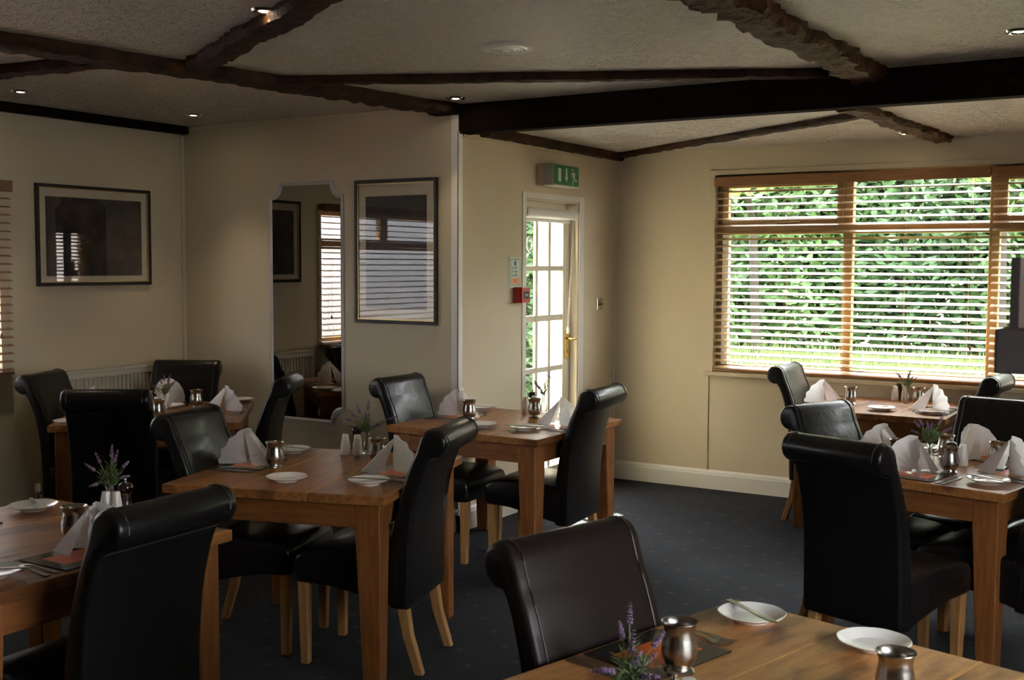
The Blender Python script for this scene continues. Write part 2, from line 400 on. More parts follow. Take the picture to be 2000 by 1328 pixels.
o = obj('box_beam', bx(XC-.02, XE, YA+.01, YA+.11, 2.435, ZC+.01, .006), M_BEAMD); tag(o, 'large near-black box beam spanning the room', 'beam', 'dark timber beams on the ceiling')
o = obj('wall_beam', bx(XD, XD+.075, YF, YA-.01, 2.555, ZC, .008), M_BEAMD); tag(o, 'black beam along the top of the framed landscape picture wall', 'beam', 'dark timber beams on the ceiling')
o = obj('beam_end', bx(XC-.16, XC+.02, YA-.09, YA+.01, 2.545, ZC, .006), M_BEAMD); tag(o, 'black beam end block above the white corner strip', 'beam', 'dark timber beams on the ceiling')

# ------------------------------------------------------------------ ceiling fittings
M_LAMP = emit('lamp_glow', (1, .86, .62), 26)
def downlight(loc, label):
    t = empty('downlight', loc)
    obj('bezel', lathe([(.028, .004), (.030, -.003), (.038, -.009), (.050, -.008), (.056, .002)], 28), M_CHROME, t, True)
    obj('lamp', lathe([(0, -.006), (.020, -.0055), (.026, -.001), (.027, .004)], 20), M_LAMP, t, True)
    ld = bpy.data.lights.new('downlight_beam', 'SPOT'); ld.energy = 7; ld.spot_size = R(76); ld.spot_blend = .8; ld.color = (1, .80, .52); ld.shadow_soft_size = .025
    l = link('downlight_beam', ld, t, (0, 0, -.02))
    tag(t, label, 'downlight', 'recessed ceiling downlights'); return t
for (px, py, z, lb) in ((517, 20, ZC, 'lit recessed downlight beside the oblique beam'), (40, 178, ZC, 'lit recessed downlight near the black wall beam'), (378, 224, ZC, 'lit recessed downlight in the radiator corner'),
                        (890, 191, ZC, 'lit recessed downlight above the white corner strip'), (1990, 60, ZC, 'lit recessed downlight beside the adzed beam'), (1768, 260, ZB, 'lit recessed downlight above the wide window')):
    p = at(px, py, 'z', z); downlight((p.x, p.y, z), lb)
p = at(990, 91, 'z', ZC); t = empty('ceiling_vent', (p.x, p.y, ZC))
obj('flange', lathe([(.125, .002), (.125, -.006), (.112, -.014), (.085, -.016), (.082, -.004), (.0, -.003)], 40), M_WHITE, t, True)
for r_ in (.072, .056, .040): obj('ring', lathe([(r_-.005, -.005), (r_-.005, -.018), (r_+.004, -.017), (r_+.005, -.005)], 36), M_WHITE, t, True)
obj('hub', lathe([(0, -.020), (.022, -.019), (.026, -.005)], 28), M_WHITE, t, True)
for k in range(4):
    a = R(45+90*k); obj('spoke', bx(.02, .084, -.003, .003, -.015, -.006), M_WHITE, t, rz=a)
tag(t, 'round white ceiling vent with ring louvres', 'vent')

# ------------------------------------------------------------------ wide window with blinds
wt = empty('window_1', (0, YB, 0)); wt['kind'] = 'structure'
def wb(name, x0, x1, z0, z1, y0=.05, y1=.11, m_=None, par=wt, bev=.004): return obj(name, bx(x0, x1, y0, y1, z0, z1, bev), m_ or M_FRAMEW, par)
TRZ = 1.90
wb('head', BWX0, BWX1, BWZ1-.05, BWZ1); wb('sill_rail', BWX0, BWX1, BWZ0, BWZ0+.05)
wb('transom', BWX0, BWX1, TRZ-.03, TRZ+.03, .045, .115)
mull = [BWX0, -2.14, -1.20, -.26, .58, BWX1]
wb('jamb', BWX0, BWX0+.045, BWZ0+.05, BWZ1-.05); wb('jamb', BWX1-.045, BWX1, BWZ0+.05, BWZ1-.05)
for x in mull[1:-1]: wb('mullion', x-.032, x+.032, BWZ0+.05, BWZ1-.05, .046, .114)
for i, (x0, x1) in enumerate(zip(mull, mull[1:])):
    a, b = x0+(.045 if i == 0 else .032), x1-(.045 if i == 4 else .032)
    for z0, z1 in ((BWZ0+.05, TRZ-.03), (TRZ+.03, BWZ1-.05)):
        obj('pane', bx(a, b, .080, .084, z0, z1), M_PANE, wt)
    if i in (0, 2, 4):   # opening top lights with their own sash and stay
        z0, z1 = TRZ+.03, BWZ1-.05
        s = obj('sash', bx(a, a+.045, .03, .075, z0, z1, .004, bx(b-.045, b, .03, .075, z0, z1, .004, bx(a+.045, b-.045, .03, .075, z0, z0+.045, .004, bx(a+.045, b-.045, .03, .075, z1-.045, z1, .004)))), M_FRAMEW, wt)
        obj('stay', tube([((a+b)/2-.14, .024, z0+.012), ((a+b)/2-.02, .020, z0+.022), ((a+b)/2+.14, .024, z0+.028)], .005, 6), M_CHROME, s)
    if i == 0: obj('inner_sash', bx(a, a+.05, .03, .075, BWZ0+.05, TRZ-.03, .004), M_WHITE, wt)
struct('trim_7', bx(BWX0-.035, BWX1+.05, YB-.012, YB, BWZ1, BWZ1+.035, .002, bx(BWX0-.035, BWX0, YB-.012, YB, .86, BWZ1, .002, bx(BWX1, BWX1+.05, YB-.012, YB, .86, BWZ1, .002))), M_WALL)
o = struct('window_sill', bx(BWX0-.06, BWX1+.06, YB-.045, YB+.06, .842, .872, .004), M_WALL); 
def blind(name, u0, u1, z0, z1, n, plane, axis, slat_m, val_m, label, group, slatw=.05, tilt=0.0, flip=False):
    """wooden venetian blind. axis 'x': hangs along x at y=plane; axis 'y': hangs along y at x=plane"""
    t = empty(name, ((u0+u1)/2, plane, 0) if axis == 'x' else (plane, (u0+u1)/2, 0), 0 if axis == 'x' else R(-90 if flip else 90))
    hw = (u1-u0)/2
    bm = bmesh.new(); k = 5; rows = []
    for i in range(k):
        v = -1+2*i/(k-1); y = v*slatw/2*math.cos(tilt); z = .0022*(1-v*v)+v*slatw/2*math.sin(tilt)
        rows.append([(y, z+.0017), (y, z-.0017)])
    poly = [r[0] for r in rows]+[r[1] for r in reversed(rows)]
    me = mesh('slat', prism(poly, -hw, hw, 'x', bm), slat_m, True)
    zt = z1-.055
    for i in range(n): link('slat', me, t, (0, 0, z0+.028+(zt-z0-.03)*i/(n-1)))
    obj('valance', bx(-hw-.004, hw+.004, -.042, -.030, z1-.068, z1, .003), val_m, t)
    obj('head_rail', bx(-hw, hw, -.026, .026, z1-.05, z1-.004), val_m, t)
    obj('bottom_rail', bx(-hw, hw, -.026, .026, z0-.004, z0+.014, .004), val_m, t)
    nl = max(2, int((u1-u0)/.45)+1)
    for i in range(nl):
        x = -hw+.12+(2*hw-.24)*i/(nl-1)
        b2 = tube([(x, -.026, z0), (x, -.026, z1-.05)], .0011, 4); tube([(x, .026, z0), (x, .026, z1-.05)], .0011, 4, b2)
        obj('ladder_cord', b2, M_CORD, t)
    x = hw-.09
    c = obj('pull_cord', tube([(x, -.034, z0+.25), (x, -.034, z1-.05)], .0013, 4), M_CORD, t)
    obj('acorn', lathe([(.0, .0), (.007, .004), (.009, .016), (.004, .03), (0, .031)], 10), val_m, c, True, (x, -.034, z0+.22))
    tag(t, label, 'blind', group); return t
BY = YB+.005
blind('venetian_blind', -3.085, -1.225, .880, 2.285, 28, BY, 'x', M_SLAT, M_VAL, 'wide wooden venetian blind whose end is nearest the glazed door', 'window blinds of the wide window', tilt=R(17))
blind('venetian_blind', -1.205, 1.39, .875, 2.285, 28, BY, 'x', M_SLAT, M_VAL, 'wooden venetian blind on the wide window, behind the dark wall bracket', 'window blinds of the wide window', tilt=R(17))

# ------------------------------------------------------------------ side window in the picture wall
w2 = empty('window_2', (XD, 0, 0)); w2['kind'] = 'structure'
def sb(name, y0, y1, z0, z1, x0=-.11, x1=-.05, m_=None): return obj(name, bx(x0, x1, y0, y1, z0, z1, .004), m_ or M_FRAMEW, w2)
sb('head', DWY0, DWY1, DWZ1-.05, DWZ1); sb('sill_rail', DWY0, DWY1, DWZ0, DWZ0+.05)
my = [DWY0, 1.50, 2.40, 3.33, DWY1]
sb('transom', DWY0, DWY1, 1.77, 1.86)
for y in (DWY0+.022, DWY1-.022): sb('jamb', y-.022, y+.022, DWZ0+.05, DWZ1-.05)
for y in my[1:-1]: sb('mullion', y-.05, y+.05, 1.86, DWZ1-.05)
sb('mullion', 2.38, 2.42, DWZ0+.05, 1.77)
for y0, y1 in zip(my, my[1:]):
    obj('pane', bx(-.082, -.078, y0+.04, y1-.04, 1.86, DWZ1-.05), M_PANE, w2)
for y0, y1 in ((DWY0+.04, 2.38), (2.42, DWY1-.04)): obj('pane', bx(-.082, -.078, y0, y1, DWZ0+.05, 1.77), M_PANE, w2)
struct('trim_8', bx(XD, XD+.012, DWY1, DWY1+.04, DWZ0-.03, DWZ1, .002, bx(XD, XD+.012, DWY0-.04, DWY1+.04, DWZ1, DWZ1+.03, .002)), M_WALL)
struct('window_sill', bx(XD-.06, XD+.03, DWY0-.05, DWY1+.05, DWZ0-.028, DWZ0, .004), M_WALL)
blind('venetian_blind', 2.42, DWY1+.045, .972, 2.14, 23, XD+.045, 'y', M_SLAT_SHADED, M_SLAT_SHADED, 'shade-painted red-brown wooden blind beside the framed landscape picture', 'blinds of the side window', tilt=R(10))
blind('venetian_blind', DWY0-.03, 2.40, .972, 2.14, 23, XD+.045, 'y', M_SLAT_SHADED, M_SLAT_SHADED, 'shade-painted red-brown wooden blind on the side window, next to the one by the picture', 'blinds of the side window', tilt=R(10))
# out-of-frame window, put in to bring daylight to the near table
w3 = empty('added_window', (XE, 0, 0)); w3['kind'] = 'structure'
def rb(name, y0, y1, z0, z1): return obj(name, bx(.05, .11, y0, y1, z0, z1, .004), M_FRAMEW, w3)
rb('head', RWY0, RWY1, RWZ1-.05, RWZ1); rb('sill_rail', RWY0, RWY1, RWZ0, RWZ0+.05)
ry = [RWY0+.02+(RWY1-RWY0-.04)*i/3 for i in range(4)]
for y in ry: rb('mullion', y-.02, y+.02, RWZ0+.05, RWZ1-.05)
for y0, y1 in zip(ry, ry[1:]): obj('pane', bx(.078, .082, y0+.02, y1-.02, RWZ0+.05, RWZ1-.05), M_PANE, w3)

blind('venetian_blind', RWY0-.03, RWY1+.03, RWZ0-.01, RWZ1+.03, 23, XE-.04, 'y', M_SLAT, M_VAL, 'added wooden venetian blind on the unseen panelled wall beside the bare-mat table', 'added blinds of the unseen wall', tilt=R(27), flip=True)  # unseen blind, added to turn the daylight down and off the far walls

# ------------------------------------------------------------------ glazed door
dt = empty('door_1', (XC, 0, 0)); dt['kind'] = 'structure'
def db(name, x0, x1, y0, y1, z0, z1, m_=None, par=dt, bev=.003): return obj(name, bx(x0, x1, y0, y1, z0, z1, bev), m_ or M_DOORP, par)
db('casing', .0, .007, DRY0-.048, DRY0, 0, DRZ+.038, M_WHITE); db('casing', .0, .007, DRY1, DRY1+.075, 0, DRZ+.038, M_WHITE); db('casing', .0, .007, DRY0, DRY1, DRZ, DRZ+.038, M_WHITE)
db('jamb', -.16, 0, DRY0, DRY0+.012, 0, DRZ); db('jamb', -.16, 0, DRY1-.012, DRY1, 0, DRZ); db('lintel', -.16, 0, DRY0+.012, DRY1-.012, DRZ-.012, DRZ)
db('threshold', -.16, 0, DRY0, DRY1, .0, .02, M_DOORP)
db('head_stop', -.16, -.085, DRY0+.012, DRY1-.012, 2.03, DRZ-.012)
LX0, LX1 = -.100, -.060
ly0, ly1, lz0, lz1 = DRY0+.016, DRY1-.016, .03, 2.02
leaf = empty('leaf', (0, 0, 0)); leaf.parent = dt
cols = [(6.605, 6.784), (6.820, 6.962), (6.998, 7.160)]
rows_ = [(.215, .545), (.585, .895), (.932, 1.252), (1.296, 1.604), (1.640, 1.950)]
db('stile', LX0, LX1, ly0, cols[0][0], lz0, lz1, par=leaf); db('stile', LX0, LX1, cols[2][1], ly1, lz0, lz1, par=leaf)
db('rail', LX0, LX1, cols[0][0], cols[2][1], lz0, rows_[0][0], par=leaf); db('rail', LX0, LX1, cols[0][0], cols[2][1], rows_[4][1], lz1, par=leaf)
for a, b in zip(cols, cols[1:]): db('muntin', -.088, -.068, a[1], b[0], rows_[0][0], rows_[4][1], par=leaf)
for a, b in zip(rows_, rows_[1:]):
    for c in cols: db('muntin', -.087, -.069, c[0], c[1], a[1], b[0], par=leaf, bev=.002)
for c in cols:
    for r_ in rows_: db('pane', -.080, -.076, c[0], c[1], r_[0], r_[1], M_PANE, leaf, 0)
yh = 7.215; hz = 1.07
hd = db('handle_plate', LX1, LX1+.006, yh-.028, yh+.028, hz-.10, hz+.10, M_BRASS, leaf)
obj('lever', tube([(LX1, yh, hz+.045), (LX1+.05, yh, hz+.045), (LX1+.056, yh+.012, hz+.045), (LX1+.052, yh+.075, hz+.042)], [.009, .008, .009, .006], 8), M_BRASS, leaf, True)
obj('keyhole', bx(LX1+.006, LX1+.007, yh-.003, yh+.003, hz-.06, hz-.03), M_BLACK, leaf)
# sticker ring on the glass
bm = bmesh.new(); n = 28
for r0, r1, x in ((.030, .042, 0),):
    A = [bm.verts.new((0, r0*math.cos(2*math.pi*i/n), r0*1.35*math.sin(2*math.pi*i/n))) for i in range(n)]; B = [bm.verts.new((0, r1*math.cos(2*math.pi*i/n), r1*1.35*math.sin(2*math.pi*i/n))) for i in range(n)]
    for i in range(n): bm.faces.new([A[i], A[(i+1) % n], B[(i+1) % n], B[i]])
obj('window_sticker', bm, mat('pale_sticker', (.75, .78, .74), .6), leaf, loc=(-.0750, 6.722, 1.79))
# roller blind
t = empty('roller_blind', (XC+.0, (DRY0+DRY1)/2, 2.00)); hw = (DRY1-DRY0)/2-.014
M_ROLL = mat('white_roller_cloth', (.74, .73, .70), .6)
o = obj('cloth_roll', tube([(-.022, -hw+.02, 0), (-.022, hw-.02, 0)], .035, 20), M_ROLL, t, True)
obj('hem_bar', bx(-.0555, -.0475, -hw+.02, hw-.02, -.058, -.038, .003, bx(-.054, -.052, -hw+.02, hw-.02, -.039, .0)), M_ROLL, t)
for s in (-1, 1): obj('bracket', tube([(-.022, s*(hw-.014), 0), (-.022, s*hw, 0)], .036, 16), M_ROLL, t, True)
M_BEAD = mat('chain_beads', (.70, .66, .55), .4)
bm = bmesh.new()
for yy, y2 in ((hw-.010, hw-.085), (hw+.004, hw-.068)):
    tube([(-.03, yy, -.02), (-.03, (yy+y2)/2, -.42), (-.03, y2, -.80)], .0022, 5, bm)
    for i in range(60):
        f = i/59; bmesh.ops.create_icosphere(bm, subdivisions=1, radius=.0042, matrix=Matrix.Translation((-.03, yy+(y2-yy)*f, -.02-.78*f)))
obj('bead_chain', bm, M_BEAD, t, True)
obj('chain_weight', lathe([(0, -.03), (.012, -.025), (.013, .01), (.004, .03), (0, .03)], 12), M_ROLL, t, True, (-.03, hw-.077, -.82))
tag(t, 'white rolled-up roller blind with beaded chain above the glazed door', 'blind')

# ------------------------------------------------------------------ things on the door wall
t = empty('exit_sign', (XC, 6.86, 2.255))
M_SGREY = mat('sign_grey', (.36, .34, .31), .5); M_GREEN = mat('sign_green', (.012, .16, .055), .35); M_SWHITE = mat('sign_white', (.62, .66, .55), .4)
obj('back_box', bx(0, .055, -.185, .165, -.075, .07, .006), mat('sign_beige', (.45, .37, .27), .5), t)
obj('light_box', bx(.055, .125, -.185, .180, -.072, .072, .004), M_SGREY, t)
obj('diffuser_edge', bx(.058, .128, -.17, .183, -.078, -.070, .002), M_SWHITE, t)
f = obj('green_panel', bx(.125, .127, -.178, .176, -.065, .065), M_GREEN, t)
def flat(name, poly, par, m_, x=.128): 
    return obj(name, prism(poly, x-.0008, x, 'x'), m_, par)
flat('door_pictogram', [(-.115, -.045), (-.075, -.045), (-.075, .045), (-.115, .045)], f, M_SWHITE)
flat('arrow_pictogram', [(-.010, .048), (.010, .048), (.010, -.010), (.020, -.010), (.0, -.048), (-.020, -.010), (-.010, -.010)], f, M_SWHITE)
bm = bmesh.new()
def limb(pts, w_):
    for (a0, b0), (a1, b1) in zip(pts, pts[1:]):
        d = Vector((a1-a0, b1-b0)).normalized()*w_; nn = Vector((-d.y, d.x)); d = d*.5
        prism([(a0-d.x+nn.x, b0-d.y+nn.y), (a1+d.x+nn.x, b1+d.y+nn.y), (a1+d.x-nn.x, b1+d.y-nn.y), (a0-d.x-nn.x, b0-d.y-nn.y)], .1272, .128, 'x', bm)
prism([(.085+.009*math.cos(R(k*36)), .042+.009*math.sin(R(k*36))) for k in range(10)], .1272, .128, 'x', bm)
limb([(.092, .022), (.108, -.008)], .010); limb([(.108, -.010), (.094, -.030), (.092, -.056)], .005); limb([(.110, -.010), (.130, -.032), (.148, -.026)], .005)
limb([(.094, .024), (.074, .012), (.078, -.006)], .004); limb([(.098, .022), (.118, .022), (.124, .004)], .004)
obj('running_figure', bm, M_SWHITE, f)
tag(t, 'green emergency exit sign box with running figure above the door', 'sign')
t = empty('fire_notice', (XC, 6.395, 1.60))
obj('card', bx(0, .004, -.075, .072, -.105, .098, .001), mat('notice_card', (.60, .62, .48), .4), t)
pan = obj('border', bx(.004, .0046, -.062, .060, -.090, .085), mat('notice_rule', (.05, .16, .13), .5), t)
obj('field', bx(.0046, .005, -.057, .055, -.085, .080), mat('notice_field', (.55, .62, .52), .5), t)
obj('orange_panel', bx(.005, .0054, -.053, .051, -.080, -.040), mat('notice_orange', (.75, .38, .16), .5), t)
obj('blue_badge', prism([(-.001+.014*math.cos(R(k*24)), .056+.017*math.sin(R(k*24))) for k in range(15)], .005, .0056, 'x'), mat('notice_blue', (.03, .09, .25), .5), t)
for k, (z_, l_) in enumerate([(.030, .05), (.022, .035), (.006, .05), (-.002, .04), (-.018, .05), (-.026, .045)]):
    obj('text_line', bx(.005, .0055, -.020, -.020+l_, z_-.0022, z_+.0022), mat('notice_ink', (.10, .14, .14), .6), t)
for z_ in (.026, .002, -.022): obj('bullet', bx(.005, .0056, -.044, -.034, z_-.006, z_+.006), mat('notice_ink2', (.06, .2, .16), .6), t)
for z_, l_ in ((-.052, .06), (-.060, .05), (-.070, .06)): obj('text_line', bx(.0054, .0058, -.03, -.03+l_, z_-.002, z_+.002), mat('notice_ink3', (.62, .16, .05), .6), t)
tag(t, 'small fire action notice with orange panel beside the door frame', 'notice')
t = empty('fire_call_point', (XC, 6.43, 1.448)); M_RED = mat('alarm_red', (.40, .018, .014), .4)
obj('housing', bx(.0, .062, -.055, .055, -.052, .052, .006), M_RED, t)
obj('face_rim', bx(.062, .068, -.053, .053, -.050, .050, .003), M_RED, t)
obj('break_glass', bx(.068, .070, -.028, .034, -.024, .024), M_BLACK, t)
obj('label_strip', bx(.070, .0706, -.02, .026, -.006, .008), mat('alarm_label', (.25, .25, .25), .5), t)
tag(t, 'red fire alarm call point beneath the fire notice', 'alarm')
t = empty('key_switch', (XC, 7.61, 1.355))
obj('plate', bx(0, .008, -.043, .043, -.045, .045, .003), M_CHROME, t)
obj('barrel', tube([(.008, .008, 0), (.018, .008, 0)], .014, 12), M_CHROME, t, True)
obj('key', tube([(.018, .008, 0), (.030, .008, 0), (.034, .020, .003)], .006, 8), M_CHROME, t, True)
tag(t, 'chrome key switch plate on the wall between door and corner', 'switch')

# ------------------------------------------------------------------ pictures and mirror
def art(name, c1, c2, scale, seed):
    M = bpy.data.materials.new(name); M.use_nodes = True; nt = M.node_tree; N, L = nt.nodes, nt.links; b = N['Principled BSDF']; b.inputs['Roughness'].default_value = .6
    tc = N.new('ShaderNodeTexCoord'); n = N.new('ShaderNodeTexNoise'); n.noise_dimensions = '4D'; n.inputs['W'].default_value = seed; n.inputs['Scale'].default_value = scale; n.inputs['Detail'].default_value = 9; n.inputs['Roughness'].default_value = .65
    L.new(tc.outputs['Object'], n.inputs['Vector'])
    r = N.new('ShaderNodeValToRGB'); r.color_ramp.elements[0].position = .40; r.color_ramp.elements[0].color = (*c1, 1); r.color_ramp.elements[1].position = .72; r.color_ramp.elements[1].color = (*c2, 1)
    L.new(n.outputs[0], r.inputs[0]); L.new(r.outputs[0], b.inputs['Base Color']); return M
def picture(name, W, Hh, mw, art_m, loc, rz, label, extra=None):
    """framed print; local x = width, z = height, faces -y"""
    t = empty(name, loc, rz); fw = .022
    for nm, a in (('frame_rail', (-W/2, W/2, Hh/2-fw, Hh/2)), ('frame_rail', (-W/2, W/2, -Hh/2, -Hh/2+fw)), ('frame_stile', (-W/2, -W/2+fw, -Hh/2+fw, Hh/2-fw)), ('frame_stile', (W/2-fw, W/2, -Hh/2+fw, Hh/2-fw))):
        obj(nm, bx(a[0], a[1], -.024, 0, a[2], a[3], .003), M_BLACK, t)
    iw, ih = W/2-fw, Hh/2-fw; g = .006
    bm = bx(-iw, iw, -.019, -.012, ih-g, ih); bx(-iw, iw, -.019, -.012, -ih, -ih+g, bm=bm); bx(-iw, -iw+g, -.019, -.012, -ih+g, ih-g, bm=bm); bx(iw-g, iw, -.019, -.012, -ih+g, ih-g, bm=bm)
    obj('gilt_slip', bm, M_GOLD, t)
    obj('mount', bx(-iw+g, iw-g, -.008, -.003, -ih+g, ih-g), mat('mount_board', (.60, .53, .40), .8), t)
    pr = obj('print', bx(-iw+g+mw[0], iw-g-mw[1], -.0095, -.008, -ih+g+mw[2], ih-g-mw[3]), art_m, t)
    obj('glass', bx(-iw+g, iw-g, -.0135, -.0120, -ih+g, ih-g), M_PANE, t)
    if extra: extra(t)
    tag(t, label, 'picture'); return t
picture('framed_picture', .897, .644, (.045, .045, .035, .05), art('landscape_print', (.012, .009, .008), (.10, .065, .05), 7, 1.3), (XD, 4.964, 1.822), R(90), 'landscape-format framed dark print with cream mount above the radiator')
picture('framed_picture', .643, .905, (.055, .055, .065, .075), art('portrait_print', (.006, .006, .007), (.028, .027, .030), 4, 5.1), (-4.364, YA, 1.725), 0, 'portrait-format framed print reflecting a blind beside the mirror')
# mirror with scooped corners
t = empty('wall_mirror', (-5.110, YA, 1.392))
def scoop(hw, hh, r_):
    pts = []
    for sx, sz, a0 in ((1, 1, 180), (-1, 1, 270), (-1, -1, 0), (1, -1, 90)):
        cx, cz = sx*hw, sz*hh
        for k in range(9):
            a = R(a0+90*k/8)
            # concave arc about the corner, travelling counter-clockwise round the outline
            pts.append((cx+r_*math.cos(R(a0+90)-(a-R(a0)))*1.0, cz+r_*math.sin(R(a0+90)-(a-R(a0)))*1.0))
    return pts
hw, hh = .308, .784
def ordered(hw, hh, r_):
    # go round: right side up, scoop at top right, top to the left ...
    P = []
    for (sx, sz, st, en) in ((1, 1, 270, 180), (-1, 1, 0, -90), (-1, -1, 90, 0), (1, -1, 180, 90)):
        for k in range(10):
            a = R(st+(en-st)*k/9); P.append((sx*hw+r_*math.cos(a), sz*hh+r_*math.sin(a)))
    return P
gl = ordered(hw-.012, hh-.012, .092); oo = ordered(hw+.008, hh+.008, .086); mi = ordered(hw, hh, .090)
def bead(pts, off, r_):
    bm = bmesh.new(); tube([(a, off, b) for a, b in pts+[pts[0], pts[1]]], r_, 8, bm, False); return bm
M_MIRROR = mat('mirror_silver', (.38, .35, .31), .015, 1)
obj('mirror_glass', prism(gl, -.006, -.003, 'y'), M_MIRROR, t)
bm = bmesh.new(); n = len(oo)
A = [bm.verts.new((a, -.004, b)) for a, b in gl]; B = [bm.verts.new((a, -.018, b)) for a, b in mi]; C2 = [bm.verts.new((a, -.004, b)) for a, b in oo]; D2 = [bm.verts.new((a, 0, b)) for a, b in oo]
for X, Y in ((A, B), (B, C2), (C2, D2)):
    for i in range(n): bm.faces.new([X[i], X[(i+1) % n], Y[(i+1) % n], Y[i]])
M_MFR = mat('mirror_frame_white', (.56, .54, .52), .4)
obj('moulding', bm, M_MFR, t)
obj('outer_bead', bead(oo, -.006, .006), M_MFR, t, True)
tag(t, 'tall wall mirror with scooped corners and white moulded frame', 'mirror')

# ------------------------------------------------------------------ radiator
t = empty('radiator', (XD, 5.005, 0)); hw = .515
obj('rear_panel', bx(.035, .050, -hw, hw, .19, .945, .004), M_RAD, t)
bm = bmesh.new(); nfl = 30; pts = []
for i in range(nfl):
    y = -hw+.02+(2*hw-.04)*i/nfl; s = (2*hw-.04)/nfl
    pts += [(y, .122), (y+s*.30, .122), (y+s*.42, .110), (y+s*.80, .110), (y+s*.92, .122)]
pts = [(-hw, .122)]+pts+[(hw, .122), (hw, .100), (-hw, .100)]
prism([(b, a) for a, b in pts], .235, .905, 'z', bm)
obj('fluted_panel', bm, M_RAD, t)
obj('bottom_rail', bx(.098, .126, -hw, hw, .19, .235, .006), M_RAD, t); obj('front_top_rail', bx(.098, .126, -hw, hw, .905, .945, .006), M_RAD, t)
bm = bmesh.new()
for i in range(44): y = -hw+.01+(2*hw-.02)*i/43; bx(.05, .10, y-.004, y+.004, .947, .956, bm=bm)
bx(.032, .05, -hw, hw, .945, .958, bm=bm); bx(.098, .128, -hw, hw, .945, .958, bm=bm); obj('top_grille', bm, M_RAD, t)
for s in (-1, 1): obj('side_panel', bx(.035, .126, s*hw-(.003 if s > 0 else 0), s*hw+(.003 if s < 0 else 0), .19, .955), M_RAD, t)
v = obj('valve', lathe([(.012, 0), (.012, .02), (.02, .025), (.02, .07), (.014, .078), (0, .08)], 16), M_RAD, t, True, (.08, -hw-.055, .20))
obj('pipe', tube([(.08, -hw-.055, 0), (.08, -hw-.055, .21)], .008, 10), M_CHROME, t, True); obj('pipe', tube([(.08, -hw-.055, .215), (.08, -hw+.01, .215)], .009, 10), M_CHROME, t, True)
for s in (-1, 1): obj('bracket_foot', bx(.06, .11, s*.4-.015, s*.4+.015, 0, .19), M_RAD, t)
tag(t, 'cream panel radiator with vertical flutes under the landscape picture', 'radiator')

# ------------------------------------------------------------------ chairs
def chair_profile():
    f = smooth_pts([(-.150, .40), (-.158, .50), (-.176, .62), (-.204, .74), (-.238, .84), (-.268, .905)], 3)
    cx, cz, r_ = -.340, .943, .057
    roll = [Vector((cx+r_*math.cos(R(a)), cz+r_*math.sin(R(a)))) for a in (18, 40, 65, 90, 115, 140, 165, 190, 215, 240, 262, 282)]
    b = smooth_pts([(-.318, .872), (-.296, .82), (-.268, .72), (-.250, .60), (-.242, .48), (-.240, .36), (-.238, .285)], 2)
    base = [Vector((-.232, .270)), Vector((-.18, .268)), Vector((-.155, .275))]
    return f+roll+b+base, f+roll
PROF, FRONT = chair_profile()
SEATP = [tuple(v) for v in smooth_pts([(-.20, .47), (-.10, .484), (.05, .492), (.17, .488), (.228, .476)], 2)]+[(.252, .462), (.262, .445), (.266, .42), (.264, .37), (.256, .350)]+[(.238, .345), (.12, .340), (0, .318), (-.10, .294), (-.20, .276)]
CW = .445
def taper(x, y0, y1, zt, w0, w1, zmid=None, mid=None):
    pts = [(y0, zt, w0)]+([(mid, zmid, (w0+w1)/2)] if mid is not None else [])+[(y1, 0, w1)]
    bm = bmesh.new(); rings = []
    for y, z, w_ in pts: rings.append([bm.verts.new((x+a*w_/2, y+b*w_/2, z)) for a, b in ((-1, -1), (1, -1), (1, 1), (-1, 1))])
    for A, B in zip(rings, rings[1:]):
        for i in range(4): bm.faces.new([A[i], A[(i+1) % 4], B[(i+1) % 4], B[i]])
    bm.faces.new(rings[0]); bm.faces.new(rings[-1])
    bmesh.ops.bevel(bm, geom=bm.edges[:], offset=.003, segments=1, affect='EDGES'); return bm
def make_chair(leather):
    t = empty('dining_chair')
    obj('backrest', soft_prism([tuple(p) for p in PROF], CW, .016), leather, t, True)
    obj('seat', soft_prism(SEATP, CW+.005, .022), leather, t, True)
    for s in (-1, 1):
        x = s*(CW/2-.034)
        pth = [(x, p.x+.0015, p.y) for p in FRONT[1:16]]+[(x, p.x, p.y+.0015) for p in FRONT[16:24]]
        obj('seam', tube(pth, .0026, 6), M_SEAM, t, True)
        obj('leg', taper(s*.185, .230, .226, .36, .046, .034), M_LEG, t)
        obj('leg', taper(s*.180, -.198, -.272, .30, .044, .034, .16, -.222), M_LEG, t)
    # stitched line under the roll at the back
    obj('seam', tube([(x_, -.322, .874) for x_ in (-CW/2+.012, 0, CW/2-.012)], .002, 6), M_SEAM, t, True)
    return t
proto = make_chair(M_LEATHER); used = [False]
proto_b = None
G_CH = 'dark leather scroll-back dining chairs'
def chair(x, y, face, label):
    if not used[0]: o = proto; used[0] = True
    else: o = copy_tree(proto)
    o.location = (x, y, 0); o.rotation_euler[2] = R(face-90)
    tag(o, label, 'chair', G_CH); return o
